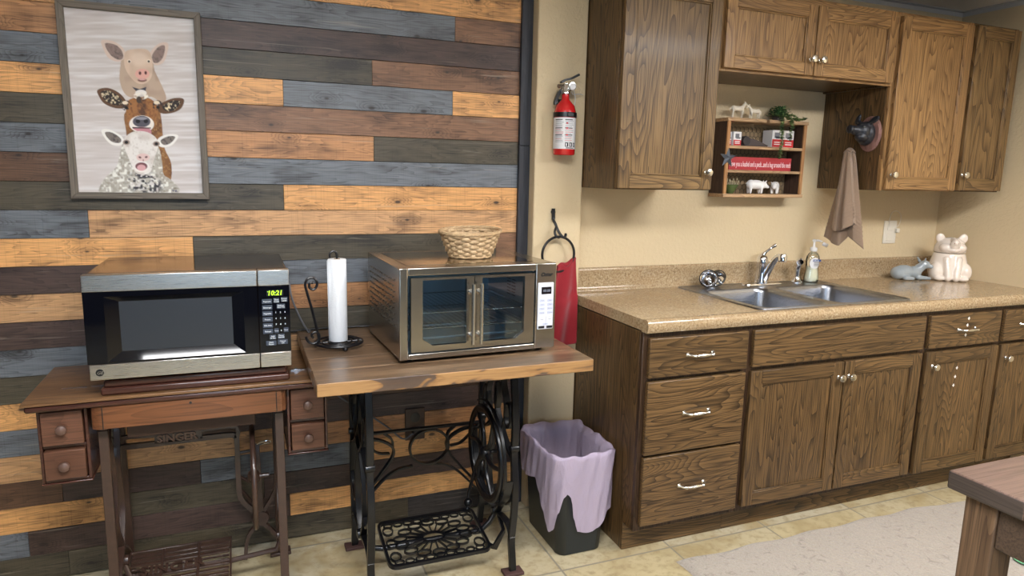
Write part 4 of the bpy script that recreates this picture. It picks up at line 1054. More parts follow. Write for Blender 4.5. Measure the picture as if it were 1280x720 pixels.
# rear scroll brace
yb = -.205; mb = MB(); up = (0, 1, 0)
def xz(pts, k=6): return spline([(a_, yb, b_) for a_, b_ in pts], k)
mb.strap([(xl, yb, .452), (xr, yb, .446)], .020, .008, up)
mb.strap(ell((-.665, .372), .076, .068, 30, 'xz', yb), .020, .008, up, closed=True)
for sgn in (-1, 1):
    C = -.697 if False else -.70
    q = lambda u, z: (-.70+sgn*u, z)
    mb.strap(xz([q(.245, .425), q(.19, .43), q(.14, .415), q(.105, .385), q(.110, .345), q(.15, .29), q(.195, .235), q(.240, .195)]), .020, .009, up)
    mb.strap(xz([q(.238, .160), q(.19, .215), q(.14, .265), q(.09, .295), q(.03, .303)]), .018, .008, up)
    mb.strap(xz([q(.105, .385), q(.11, .42), q(.14, .448)]), .018, .008, up)
    mb.strap(xz([q(.235, .44), q(.20, .405), q(.16, .372), q(.118, .365)]), .016, .007, up)
mb.build('back_brace', M_iron_k, t2, sharp=40, fix=False, bevel=.0012, seg=1)
# drive wheel in its guard
def wheel(t, x, yc, zc, R, mat, n_sp=6):
    mb = MB(); mb.tube(ell((yc, zc), R, R, 56, 'yz', x), .0085, 10, closed=True); mb.tube(ell((yc, zc), R-.016, R-.016, 56, 'yz', x), .006, 8, closed=True)
    mb.strap(ell((yc, zc), R-.008, R-.008, 56, 'yz', x), .012, .014, (1, 0, 0), closed=True)
    for k in range(n_sp):
        a_ = 2*PI*k/n_sp; d = Vector((0, math.cos(a_), math.sin(a_))); e = Vector((0, -math.sin(a_), math.cos(a_)))
        c = Vector((x, yc, zc)); mb.tube(spline([c+d*.02, c+d*R*.4+e*.018, c+d*R*.7+e*.010, c+d*(R-.012)], 5), [.010-.0002*i for i in range(16)], 8)
    mb.lathe([(.001, -.020), (.016, -.018), (.026, -.006), (.026, .006), (.016, .018), (.001, .020)], (x, yc, zc), 20, 'x')
    mb.tube([(x-.02, yc, zc), (x+.048, yc, zc)], .008, 10)
    return mb.build('drive_wheel', mat, t, sharp=50, fix=False)
wheel(t2, -.505, -.392, .400, .170, M_iron_k)
mb = MB(); mb.strap([(-.482, -.392+.190*math.cos(math.radians(a_)), .400+.190*math.sin(math.radians(a_))) for a_ in range(190, 372, 8)], .028, .003, (1, 0, 0))
mb.strap([(-.500, -.392+.196*math.cos(math.radians(a_)), .400+.196*math.sin(math.radians(a_))) for a_ in range(60, 200, 8)], .010, .004, (1, 0, 0))
mb.tube([(-.482, -.392, .212), (-.450, -.37, .205)], .007, 8); mb.build('belt_guard', M_iron_k, t2, sharp=40, fix=False)
# treadle plate with sunburst casting
def treadle(t, cx, cy, cz, hx_, hy_, tilt, mat):
    mb = MB(); rot = Matrix.Rotation(tilt, 3, 'X'); P = lambda a_, b_, c_=0: Vector((cx, cy, cz))+rot@Vector((a_, b_, c_)); up = rot@Vector((0, 0, 1))
    ring = [P(p[0]-cx, p[1]-cy) for p in rrect(cx-hx_, cx+hx_, cy-hy_, cy+hy_, .025, cz, 4)]
    mb.strap(ring, .014, .010, up, closed=True)
    mb.strap([P(.032*math.cos(2*PI*k/16)*1.3, .026*math.sin(2*PI*k/16)) for k in range(16)], .008, .006, up, closed=True)
    for k in range(20):
        a_ = 2*PI*k/20; mb.strap([P(.036*math.cos(a_), .026*math.sin(a_)), P(.098*math.cos(a_), .070*math.sin(a_))], .008, .0045, up)
    nn = 14
    for k in range(nn):
        a_ = 2*PI*(k+.5)/nn; ccx, ccy = .120*math.cos(a_), .083*math.sin(a_)
        mb.strap([P(ccx+.024*math.cos(b_), ccy+.015*math.sin(b_)) for b_ in [2*PI*i/12 for i in range(12)]], .008, .0045, up, closed=True)
    for sx_ in (-1, 1):
        for sy_ in (-1, 0, 1):
            mb.strap([P(sx_*.152+.018*math.cos(b_), sy_*.070+.022*math.sin(b_)) for b_ in [2*PI*i/12 for i in range(12)]], .008, .0045, up, closed=True)
    for k in range(9):
        u_ = -.145+.29*k/8
        for s_ in (-1, 1): mb.strap([P(u_+.016*math.cos(b_), s_*.100+.011*math.sin(b_)) for b_ in [2*PI*i/10 for i in range(10)]], .007, .004, up, closed=True)
    return mb.build('treadle', mat, t, sharp=40, fix=False)
treadle(t2, -.700, -.398, .108, .180, .120, math.radians(9), M_iron_k)
mb = MB(); mb.tube([(xl, -.370, .155), (xl+.03, -.385, .10), (xl+.07, -.398, .098), (-.52, -.398, .098), (-.48, -.385, .12), (xr, -.370, .155)], .011, 10)
mb.strap([(-.525, -.47, .085), (-.50, -.50, .085), (-.46, -.48, .13), (xr, -.40, .155)], .022, .012, (0, 0, 1))
mb.tube([(-.535, -.285, .13), (-.520, -.26, .19), (-.510, -.30, .30), (-.507, -.36, .39)], .007, 8)
mb.ball((-.530, -.278, .155), .018, None, 12, 8); mb.build('treadle_axle', M_iron_k, t2, sharp=50, fix=False)

# --- wooden drop-leaf sewing cabinet
t1 = thing('sewing_cabinet', 'old wooden treadle sewing cabinet with small drawers under the microwave', 'sewing table', (-1.46, -.28, 0))
AX0, AX1, AY0, AY1, AZ = -1.880, -1.050, -.488, -.105, .765
MB().box(AX0, AX1, AY0, AY1, AZ-.010, AZ).build('tabletop', walnut, t1, bevel=.003, seg=3)
MB().box(AX0+.006, AX1-.006, AY0+.006, AY1-.004, AZ-.030, AZ-.010).build('top_moulding', mould, t1, bevel=.008, seg=4)
lid = MB().box(-1.690, -1.180, -.474, -.120, AZ+.0003, AZ+.022).build('folding_lid', mould, t1, bevel=.007, seg=4)
MB().box(-1.682, -1.188, -.466, -.124, AZ+.0223, AZ+.042).build('lid_top', mould, lid, bevel=.006, seg=4)
mb = MB()
for x_ in (-1.775, -1.700): mb.box(x_-.030, x_+.034, -.372, -.366, AZ+.0003, AZ+.0025)
mb.box(-1.170, -1.085, -.372, -.366, AZ+.0003, AZ+.0025).box(-1.160, -1.150, -.376, -.362, AZ+.0003, AZ+.006)
mb.build('inlaid_hinge', M_chrome, t1)
# apron drawer with rounded ends
poly = [(-1.722, -.300), (-1.722, -.448), (-1.718, -.462), (-1.706, -.471), (-1.690, -.474), (-1.222, -.474), (-1.206, -.471), (-1.196, -.462), (-1.192, -.448), (-1.192, -.300)]
MB().prism(poly, 'z', AZ-.098, AZ-.031).build('centre_drawer', walnut_red, t1, sharp=30, bevel=.001, seg=1)
mb = MB()
for x_ in (-1.690, -1.222): mb.box(x_-.0012, x_+.0012, -.4752, -.473, AZ-.097, AZ-.032)
mb.lathe([(.001, .0005), (.004, .0005), (.004, .0015)], (-1.462, -.474, AZ-.042), 12, '-y'); mb.build('keyhole_and_joints', M_black, t1)
MB().box(-1.640, -1.285, -.42, -.16, AZ-.150, AZ-.0985).build('machine_well', simple('dark_well_wood', lin(62, 40, 26), .6), t1, bevel=.002)
MB().box(-1.722, -1.192, -.300, -.14, AZ-.060, AZ-.031).build('rear_rail', mould, t1, bevel=.002)
def pedestal(x0, x1):
    z0, z1 = .512, AZ-.0305; ys = -.440
    MB().box(x0, x0+.008, ys, -.150, z0, z1).box(x1-.008, x1, ys, -.150, z0, z1).box(x0+.008, x1-.008, ys, -.150, z0, z0+.008).box(x0+.008, x1-.008, -.158, -.150, z0+.008, z1).box(x0+.008, x1-.008, ys, -.158, z1-.010, z1).box(x0+.008, x1-.008, ys+.004, -.158, .612, .622).build('drawer_box', mould, t1, bevel=.0015)
    for a_, b_ in ((z0+.011, .609), (.626, z1-.010)):
        d = MB().box(x0+.011, x1-.011, ys-.012, ys+.20, a_, b_).build('drawer', walnut_box, t1, bevel=.002)
        MB().lathe([(.006, 0), (.007, .006), (.013, .009), (.0145, .014), (.013, .020), (.006, .024), (.001, .0245)], ((x0+x1)/2, ys-.012, (a_+b_)/2), 24, '-y').build('knob', simple('worn_knob', lin(96, 72, 62), .4), d)
    MB().box(x0-.002, x1+.002, ys-.004, -.148, z0-.006, z0-.0003).build('bottom_bead', mould, t1, bevel=.002)
pedestal(-1.856, -1.733); pedestal(-1.190, -1.067)
# brown cast iron base
bl, br, yc1, h1 = -1.700, -1.214, -.285, .150
side_frame(t1, bl, yc1, h1, AZ-.098, M_iron_b, .020, .008, False); side_frame(t1, br, yc1, h1, AZ-.098, M_iron_b, .020, .008, False)
yb1 = -.160; mb = MB(); upy = (0, 1, 0); F = lambda pts, k=6: spline([(a_, yb1, b_) for a_, b_ in pts], k)
mb.strap([(-1.722, yb1, .12)]+[Vector(p) for p in F([(-1.722, .30), (-1.722, .46), (-1.716, .482), (-1.700, .490), (-1.60, .490), (-1.45, .492), (-1.37, .492), (-1.352, .486), (-1.346, .470), (-1.346, .30), (-1.338, .245), (-1.300, .195), (-1.285, .165)])], .016, .017, upy)
mb.strap(F([(-1.722, .46), (-1.722, .520), (-1.60, .520), (-1.45, .522), (-1.346, .522), (-1.346, .47)], 2), .014, .013, upy)
mb.box(-1.600, -1.455, yb1-.008, yb1+.006, .492, .527)
mb.strap(F([(-1.216, .52), (-1.222, .30), (-1.232, .25), (-1.262, .20), (-1.280, .165)]), .016, .012, upy)
mb.strap(F([(-1.282, .150), (-1.318, .11), (-1.330, .07), (-1.335, .015)]), .018, .012, upy)
mb.strap(F([(-1.276, .150), (-1.245, .115), (-1.225, .08), (-1.215, .03)]), .018, .012, upy)
mb.lathe([(.001, -.012), (.028, -.012), (.032, 0), (.028, .012), (.016, .014), (.001, .010)], (-1.279, yb1, .165), 24, 'y')
mb.tube(F([(-1.346, .420), (-1.300, .425)]), .006, 8); mb.tube(F([(-1.346, .335), (-1.300, .300)]), .006, 8); mb.tube(F([(-1.345, .29), (-1.295, .215)]), .006, 8)
bb = mb.build('back_brace', M_iron_b, t1, sharp=40, fix=False, bevel=.001, seg=1)
mb = MB(); text_mb(mb, 'SINGER', .036, (-1.592, yb1-.0085, .4965), (1, 0, 0), (0, 0, 1), .0045, bold=.0012, sx=1.02); mb.build('cast_lettering', simple('worn_iron', lin(116, 88, 74), .4), bb)
wheel(t1, -1.296, -.295, .385, .165, M_iron_b)
mb = MB(); mb.strap(spline([(-1.285, -.19, .46), (-1.285, -.20, .40), (-1.282, -.20, .30), (-1.280, -.18, .20)], 5), .026, .010, (1, 0, 0)); mb.build('dress_guard', M_iron_b, t1, bevel=.002, fix=False)
MB().tube(spline([(-1.285, -.19, .455), (-1.262, -.205, .470), (-1.240, -.205, .472), (-1.236, -.20, .462), (-1.262, -.195, .458), (-1.285, -.19, .448)], 4), .0025, 6).build('wire_clip', M_nickel, t1)
mb = MB(); tc = (-1.535, -.300, .105); rot = Matrix.Rotation(math.radians(8), 3, 'X'); P = lambda a_, b_, c_=0: tuple(Vector(tc)+rot@Vector((a_, b_, c_))); upv = rot@Vector((0, 0, 1))
mb.strap([P(*q) for q in ((-.155, -.11), (.155, -.11), (.155, .11), (-.155, .11))], .014, .010, upv, closed=True)
for x_ in (-.055, .055): mb.strap([P(x_, -.11), P(x_, .11)], .012, .008, upv)
for k in range(9):
    y_ = -.088+.022*k
    if k in (3, 4, 5): mb.strap([P(-.15, y_), P(-.13, y_)], .009, .006, upv); mb.strap([P(.13, y_), P(.15, y_)], .009, .006, upv)
    mb.strap([P(-.15, y_), P(.15, y_)], .008, .0125 if k not in (3, 4, 5) else .004, upv)
tp = mb.build('treadle', M_iron_b, t1, sharp=40, fix=False, bevel=.001, seg=1)
mb = MB(); text_mb(mb, 'SINGER', .058, P(-.118, -.018, .006), (1, 0, 0), rot@Vector((0, 1, 0)), .004, bold=.001, sx=1.0); mb.build('cast_lettering', M_iron_b, tp)
MB().tube([(bl, yc1, .155), (bl+.02, -.30, .10), (tc[0]-.14, -.30, .098), (tc[0]+.16, -.30, .098), (br-.02, -.30, .11), (br, yc1, .155)], .009, 10).build('treadle_axle', M_iron_b, t1, fix=False)
# ------------------------------------------------------------------ microwave
mx0, mx1, my0, my1, mz0, mz1 = -1.7120, -1.1745, -.490, -.088, .8175, 1.1150
t = thing('microwave', 'stainless and black microwave oven on the old sewing cabinet', 'microwave', ((mx0+mx1)/2, -.29, .808))
MB().box(mx0+.004, mx1-.003, my0+.030, my1, mz0+.002, mz1-.001).build('housing', M_mwtop, t, bevel=.006, seg=3)
for x_ in (mx0+.05, mx1-.05):
    for y_ in (my0+.06, my1-.05): MB().lathe([(.001, 0), (.012, 0), (.013, .011), (.001, .011)], (x_, y_, AZ+.0423), 16).build('foot', M_black, t)
xs = -1.2640
d = None
mb = MB(); wx0, wx1, wz0, wz1 = -1.662, -1.304, .868, 1.052; ix0, ix1, iz0, iz1 = -1.628, -1.336, .893, 1.036
yf, yi = my0, my0+.014
# black glass around the recessed window
V = [(mx0, yf, mz0+.046), (xs-.001, yf, mz0+.046), (xs-.001, yf, mz1-.048), (mx0, yf, mz1-.048), (wx0, yf, wz0), (wx1, yf, wz0), (wx1, yf, wz1), (wx0, yf, wz1),
     (ix0, yi, iz0), (ix1, yi, iz0), (ix1, yi, iz1), (ix0, yi, iz1)]
mb.add(V, [(0, 1, 5, 4), (1, 2, 6, 5), (2, 3, 7, 6), (3, 0, 4, 7), (4, 5, 9, 8), (5, 6, 10, 9), (6, 7, 11, 10), (7, 4, 8, 11)])
mb.box(mx0, xs-.001, my0+.018, my0+.032, mz0+.046, mz1-.048)
for q in ((mx0, mx0+.0005, yf, yf+.018, mz0+.046, mz1-.048), (xs-.0015, xs-.001, yf, yf+.018, mz0+.046, mz1-.048)): mb.box(*q)
d = mb.build('door', M_blackgloss, t, sharp=20, fix=False)
MB().add([V[8], V[9], V[10], V[11]], [(0, 1, 2, 3)]).build('window_screen', M_screen, d, fix=False)
MB().box(mx0, xs-.001, my0-.002, my0+.030, mz1-.048, mz1-.001).build('top_trim', M_steel, d, bevel=.002)
MB().box(mx0+.003, xs-.001, my0-.002, my0+.030, mz0, mz0+.045).build('bottom_trim', M_steel, d, bevel=.002)
lg = MB().lathe([(.001, .0022), (.0098, .0022), (.0102, .0016), (.0098, .001)], (mx0+.028, my0-.001, mz0+.022), 24, '-y'); lg.cur = 1
text_mb(lg, 'GE', .0125, (mx0+.028, my0-.0036, mz0+.0177), (1, 0, 0), (0, 0, 1), .0004, align='CENTER', shear=.3); lg.build('round_emblem', [M_black_ink, M_steel], d, fix=False)
cp = MB().box(xs+.001, mx1, my0, my0+.030, mz0+.046, mz1-.048).build('control_panel', M_blackgloss, t, bevel=.001)
MB().box(xs+.001, mx1, my0-.002, my0+.030, mz1-.048, mz1-.001).build('panel_top_trim', M_steel, t, bevel=.002)
MB().box(xs+.001, mx1, my0-.002, my0+.030, mz0, mz0+.045).build('panel_bottom_trim', M_steel, t, bevel=.002)
PW = mx1-xs
px_ = lambda u: xs+u*PW       # 0..1 across the panel
pz_ = lambda v: mz1-.048-v*(mz1-mz0-.094)
MB().box(px_(.28), px_(.80), my0-.0006, my0+.001, pz_(.155), pz_(.07)).build('display', M_black, cp)
mb = MB(); text_mb(mb, '10:21', .0205, (px_(.535), my0-.0012, pz_(.145)), (1, 0, 0), (0, 0, 1), .0002, align='CENTER', shear=.15, bold=.0003, sx=.95); mb.box(px_(.30), px_(.335), my0-.0012, my0-.0008, pz_(.095), pz_(.087)); mb.build('clock_digits', M_led, cp)
keys = [('Popcorn', .12, .44, .235), ('Time\nCook', .48, .67, .225), ('Power\nLevel', .72, .93, .215), ('Beverage', .12, .44, .325), ('Defrost\nAuto/Time', .58, .85, .315), ('Vegetable', .12, .44, .415), ('Potato', .12, .44, .505), ('Side Dish', .12, .44, .595), ('Reheat', .12, .44, .685), ('Clock', .475, .62, .682), ('Timer', .78, .93, .675),
        ('Add\n30 Sec', .32, .53, .775), ('Timer\nOn/Off', .58, .80, .770), ('Start\nPause', .20, .53, .865), ('Cancel\nOff', .57, .90, .855)]
mbt = MB()
for s_, a_, b_, v in keys:
    MB().box(px_(a_), px_(b_), my0-.0012, my0+.001, pz_(v+.036), pz_(v-.036)).build('button', M_key, cp, bevel=.0008, seg=1)
    ls = s_.split('\n')
    for i, l in enumerate(ls):
        sz = min(.0062, (b_-a_)*PW/len(l)*1.75); zz = pz_(v)+(-sz*.34 if len(ls) == 1 else (.0005 if i == 0 else -sz*.85))
        text_mb(mbt, l, sz, (px_((a_+b_)/2), my0-.0016, zz), (1, 0, 0), (0, 0, 1), .0001, align='CENTER', bold=.0001)
for i, (r_, c_) in enumerate([(r_, c_) for r_ in range(3) for c_ in range(3)]):
    text_mb(mbt, str(i+1), .0062, (px_(.545+.145*c_), my0-.0008, pz_(.415+.09*r_)), (1, 0, 0), (0, 0, 1), .0001, align='CENTER', bold=.0002)
text_mb(mbt, '0', .0062, (px_(.70), my0-.0008, pz_(.69)), (1, 0, 0), (0, 0, 1), .0001, align='CENTER', bold=.0002)
mbt.build('button_lettering', M_white_ink, cp)

# ------------------------------------------------------------------ french door toaster oven (local frame, front face at y=0)
OW, OH, OD = .552, .286, .440
t = thing('toaster_oven', 'wide stainless toaster oven with two glass doors on the plank table', 'toaster oven', (-.868, -.617, T2Z+.0125), math.radians(2.4))
def B(mb, name, m, p, **k):
    mb.v = [(q[0]*.965, q[1], q[2]) for q in mb.v]; return mb.build(name, m, p, local=True, **k)
# opening
ox0, ox1, oz0, oz1 = .040, .462, .028, .252
mb = MB()
mb.box(.002, .012, .02, OD, .004, OH-.004).box(OW-.012, OW-.002, .02, OD, .004, OH-.004).box(.002, OW-.002, .02, OD, OH-.010, OH).box(.002, OW-.002, .02, OD, 0, .008).box(.012, OW-.012, OD-.006, OD, .008, OH-.010)
body = B(mb, 'housing', M_steel_oven, t, bevel=.004, seg=3)
mb = MB()
mb.box(0, ox0-.012, 0, .022, 0, OH).box(ox1+.012, OW, 0, .022, 0, OH).box(ox0-.012, ox1+.012, 0, .022, oz1+.010, OH).box(ox0-.012, ox1+.012, 0, .022, 0, oz0-.010)
B(mb, 'front_frame', M_steel_oven, t, bevel=.003, seg=3)
mb = MB()
for j in range(9):
    for i in range(11): mb.box(-.0008, .003, .06+.032*i+(j % 2)*.012, .075+.032*i+(j % 2)*.012, .095+.018*j, .0985+.018*j)
B(mb, 'side_vents', brushed('vent_steel', lin(120, 112, 104), .35), body, fix=False)
B(MB().box(.04, OW-.06, .06, OD-.05, OH+.0001, OH+.0008), 'top_plate', brushed('polished_top', lin(170, 160, 145), .12), body, bevel=.0006, seg=1)
# cavity
M_cav = simple('cavity_enamel', lin(150, 168, 178), .35, .2)
mb = MB()
mb.box(ox0-.014, ox0-.012, .022, OD-.03, oz0-.012, oz1+.012).box(ox1+.012, ox1+.014, .022, OD-.03, oz0-.012, oz1+.012).box(ox0-.014, ox1+.014, .022, OD-.03, oz1+.010, oz1+.012).box(ox0-.014, ox1+.014, .022, OD-.03, oz0-.012, oz0-.010).box(ox0-.014, ox1+.014, OD-.032, OD-.030, oz0-.012, oz1+.012)
B(mb, 'cavity', M_cav, t)
mb = MB()
for k in range(6):
    for s_ in range(2): mb.box(ox1+.0105, ox1+.0122, .16+.04*s_, .19+.04*s_, .15+.011*k, .153+.011*k)
B(mb, 'cavity_vents', M_black, t)
M_rack = simple('rack_wire', lin(200, 200, 200), .25, 1)
for z_ in (.085, .135):
    mb = MB()
    mb.tube([(ox0-.008, .045, z_), (ox1+.008, .045, z_)], .0022, 8).tube([(ox0-.008, OD-.05, z_), (ox1+.008, OD-.05, z_)], .0022, 8).tube([(ox0-.006, .045, z_), (ox0-.006, OD-.05, z_)], .0022, 8).tube([(ox1+.006, .045, z_), (ox1+.006, OD-.05, z_)], .0022, 8)
    for k in range(22): x_ = ox0+.008+(ox1-ox0-.016)*k/21; mb.tube([(x_, .043, z_+.002), (x_, OD-.05, z_+.002)], .0013, 6)
    B(mb, 'wire_rack', M_rack, t, fix=False)
mb = MB()
for x_ in (.15, .30):
    for y_ in (.10, .30): pass
mb.tube([(ox0, .12, .035), (ox1, .12, .035)], .004, 8).tube([(ox0, .30, .035), (ox1, .30, .035)], .004, 8); B(mb, 'heating_element', M_cav, t)
# two doors with chamfered lower glass corners
def odoor(x0, x1, side):
    z0, z1 = oz0-.004, oz1+.004
    outer = [(x0, z0), (x1, z0), (x1, z1), (x0, z1)]
    gl, gr = (x0+.038, x1-.026) if side < 0 else (x0+.026, x1-.036)
    g0, g1 = z0+.018, z1-.008; ch = .022
    if side < 0: inner = [(gl+ch*1.5, g0), (gr, g0), (gr, g1), (gl, g1), (gl, g0+ch)]
    else: inner = [(gl, g0), (gr-ch*1.5, g0), (gr, g0+ch), (gr, g1), (gl, g1)]
    bm = bmesh.new(); es = []
    for lp in (outer, inner):
        vs = [bm.verts.new((a_, 0, b_)) for a_, b_ in lp]; es += [bm.edges.new((vs[i], vs[(i+1) % len(vs)])) for i in range(len(vs))]
    bmesh.ops.triangle_fill(bm, use_beauty=True, use_dissolve=False, edges=es); bm.verts.index_update()
    V = [tuple(v.co) for v in bm.verts]; Fc = [tuple(v.index for v in f.verts) for f in bm.faces]; bm.free()
    mb = MB(); n = len(V); yf_, yb_ = -.006, .010
    mb.add([(a_, yf_, c_) for a_, _, c_ in V], Fc); mb.add([(a_, yb_, c_) for a_, _, c_ in V], [f[::-1] for f in Fc])
    for lp in (outer, inner):
        k = len(lp); mb.add([(a_, yf_, b_) for a_, b_ in lp]+[(a_, yb_, b_) for a_, b_ in lp], [(i, (i+1) % k, k+(i+1) % k, k+i) for i in range(k)])
    d = B(mb, 'door', M_steel_oven, t, sharp=30)
    mb = MB(); mb.prism(inner, 'y', .001, .004); B(mb, 'glass', M_glass, d)
    hx_ = x1-.013 if side < 0 else x0+.013
    mb = MB(); mb.tube([(hx_, -.034, z0+.018), (hx_, -.034, z1-.022)], .0062, 14)
    for z_ in (z0+.045, z1-.050): mb.tube([(hx_, -.006, z_), (hx_, -.034, z_)], .005, 10).lathe([(.008, 0), (.009, .003), (.006, .006)], (hx_, -.006, z_), 14, '-y')
    B(mb, 'handle', M_nickel, d)
    return d
xm = (ox0+ox1)/2-.002
odoor(ox0-.004, xm-.001, -1); odoor(xm+.001, ox1+.004, 1)
cp = B(MB().box(.482, OW-.010, -.0035, .002, .065, .222), 'control_panel', M_panelwhite, t, bevel=.004, seg=3)
B(MB().box(.494, .532, -.0055, -.003, .184, .208), 'display', M_blackgloss, cp, bevel=.001)
mb = MB(); text_mb(mb, '88:88', .0125, (.513, -.0058, .1915), (1, 0, 0), (0, 0, 1), .0002, align='CENTER', shear=.1); B(mb, 'digits', M_grey_led, cp)
def pill(x, z, w, h, name='button', m=None, r=.002):
    return B(MB().box(x-w/2, x+w/2, -.0045, -.003, z-h/2, z+h/2), name, m or simple('pale_button', lin(186, 192, 214), .4), cp, bevel=.0007, seg=1)
mpb = simple('pale_button', lin(188, 194, 214), .4); mbt = MB()
names = [('Toast', 'Bake'), ('Broil', 'Pizza'), ('Warm', 'Defrost'), ('Cookies', 'Convect')]
for r_ in range(4):
    for c_ in range(2):
        xx, zz = .4985+.030*c_, .163-.0138*r_
        pill(xx, zz, .020, .0095, m=mpb); text_mb(mbt, names[r_][c_], .0048, (xx, -.0048, zz-.0016), (1, 0, 0), (0, 0, 1), .0001, align='CENTER')
for c_ in range(2):
    for k, l in enumerate(('+', 'Temp' if c_ == 0 else 'Time', '-')): text_mb(mbt, l, .0050, (.4985+.030*c_, -.0037, .105-.0075*k), (1, 0, 0), (0, 0, 1), .0001, align='CENTER')
mbt.box(.5133, .5138, -.0040, -.0034, .088, .108)
pill(.513, .0835, .020, .007, m=mpb); text_mb(mbt, 'Light', .0044, (.513, -.0048, .0820), (1, 0, 0), (0, 0, 1), .0001, align='CENTER')
for xx in (.4975, .5285): pill(xx, .0725, .023, .0085, m=M_black)
B(mbt, 'button_lettering', M_greyink, cp)
mb = MB(); text_mb(mb, 'Oster', .018, (.513, -.0006, .243), (1, 0, 0), (0, 0, 1), .0003, align='CENTER', shear=.35, bold=.0007); B(mb, 'maker_lettering', M_black_ink, t)
for x_ in (.04, OW-.04):
    for y_ in (.045, OD-.05): B(MB().lathe([(.001, -.0122), (.013, -.0122), (.015, 0), (.001, 0)], (x_, y_, 0), 16), 'foot', M_black, t)

# wicker basket on top of the oven
kx, ky, kz = -.572, -.395, T2Z+.0125+OH+.0012
t = thing('wicker_basket', 'woven wicker basket standing on top of the toaster oven', 'basket', (kx, ky, kz))
r0, r1, hb = .066, .098, .094
mb = MB(); ns = 22; nr = 9; rr = random.Random(2)
for j in range(nr):
    v0 = j/nr; pts = []
    for i in range(ns*4):
        a_ = 2*PI*i/(ns*4); v = (j+.5)/nr+.012*math.sin(a_*3+j); rad = r0+(r1-r0)*v**.8+.0035*math.cos(ns/2*a_*1.0+PI*(j % 2))
        tilt = 1+.0*a_
        pts.append((kx+rad*math.cos(a_)*1.04, ky+rad*math.sin(a_)*.92, kz+.004+v*(hb-.012)+.006*math.sin(a_+.6)*v))
    mb.strap(pts, .0115, .0022, (0, 0, 1), closed=True)
mb.build('weave', M_wicker, t, sharp=0, fix=False)
mb = MB()
for i in range(ns):
    a_ = 2*PI*(i+.5)/ns
    for dd in (-.018, .018): mb.tube([(kx+(r0+(r1-r0)*v**.8)*math.cos(a_+dd+.30*v)*1.04, ky+(r0+(r1-r0)*v**.8)*math.sin(a_+dd+.30*v)*.92, kz+.002+v*(hb-.006)) for v in (0, .25, .5, .75, 1)], .0022, 6)
mb.build('stake', M_wicker, t, fix=False); bpy.context.view_layer.update()
mb = MB()
for k in range(3):
    ph = 2*PI*k/3; mb.tube([(kx+(r1+.003+.003*math.cos(9*2*PI*i/72+ph))*math.cos(2*PI*i/72)*1.04, ky+(r1+.003+.003*math.cos(9*2*PI*i/72+ph))*math.sin(2*PI*i/72)*.92, kz+hb-.004+.003*math.sin(9*2*PI*i/72+ph)+.006*math.sin(2*PI*i/72+.6)) for i in range(72)], .0038, 6, closed=True)
for k in range(2):
    ph = PI*k; mb.tube([(kx+(r0+.002+.002*math.cos(8*2*PI*i/60+ph))*math.cos(2*PI*i/60)*1.04, ky+(r0+.002+.002*math.cos(8*2*PI*i/60+ph))*math.sin(2*PI*i/60)*.92, kz+.0055+.002*math.sin(8*2*PI*i/60+ph)) for i in range(60)], .0034, 6, closed=True)
mb.build('braided_rim', M_wicker, t, fix=False)
MB().lathe([(.001, .001), (r0, .001), (r0, .005), (.001, .005)], (kx, ky, kz), 32, sx=1.04, sy=.92).build('base', M_wicker, t)

# paper towel holder
px0, py0, pz0 = -1.012, -.330, T2Z
t = thing('paper_towel_holder', 'black scrolled wire paper towel holder standing between the microwave and toaster oven', 'paper towel holder', (px0, py0, pz0))
mb = MB(); zb = pz0+.016
mb.tube(ell((px0, py0), .078, .078, 40, 'xy', zb), .0042, 8, closed=True)
sp = [(px0+(.022+.050*k/44)*math.cos(k*.33), py0+(.022+.050*k/44)*math.sin(k*.33), zb) for k in range(45)]; mb.tube(sp, .0036, 8)
mb.tube([(px0-.078, py0, zb), (px0+.078, py0, zb)], .0036, 8).tube([(px0, py0-.078, zb), (px0, py0+.078, zb)], .0036, 8)
mb.build('base_ring', M_wire_k, t)
for k in range(3):
    a_ = -PI/2+.15+2*PI*k/3; MB().ball((px0+.077*math.cos(a_), py0+.077*math.sin(a_), pz0+.0085), .0085, None, 14, 9).build('ball_foot', M_wire_k, t)
MB().tube([(px0, py0, zb)]+[(px0, py0, pz0+.30)]+spline([(px0, py0, pz0+.302), (px0-.002, py0, pz0+.318), (px0-.012, py0, pz0+.322), (px0-.022, py0, pz0+.314), (px0-.022, py0, pz0+.300)], 5), .0038, 8).build('centre_rod', M_wire_k, t)
mb = MB(); ax_ = px0-.074
arm = [(ax_-.006+.026*math.cos(PI*1.0+k*.3)*max(.2, 1-k*.035), py0-.012, pz0+.043+.030*math.sin(PI*1.0+k*.3)*max(.2, 1-k*.035)) for k in range(26)][::-1]
top_ = [(ax_-.008+(.022)*math.cos(PI-k*.32)*max(.2, 1-k*.03), py0-.012, pz0+.215+.028*math.sin(PI-k*.32)*max(.2, 1-k*.03)) for k in range(28)]
mb.tube(arm, .0042, 8); mb.tube(spline([(ax_+.010, py0-.008, pz0+.018), (ax_+.006, py0-.012, pz0+.05), (ax_-.010, py0-.012, pz0+.13), (ax_-.026, py0-.012, pz0+.195), top_[0]], 6)+top_[1:], .0042, 8)
mb.build('tension_arm', M_wire_k, t)
t = thing('paper_towel_roll', 'slim white paper towel roll on the black wire holder', 'paper towel', (px0, py0, pz0+.02))
mb = MB(); r_ = .0300
mb.lathe([(.0085, .021), (.0285, .021), (.0300, .023), (.0300, .294), (.0285, .296), (.0085, .296), (.0085, .021)], (px0, py0, pz0), 40, caps=False); mb.build('roll', M_paper, t, sharp=50)
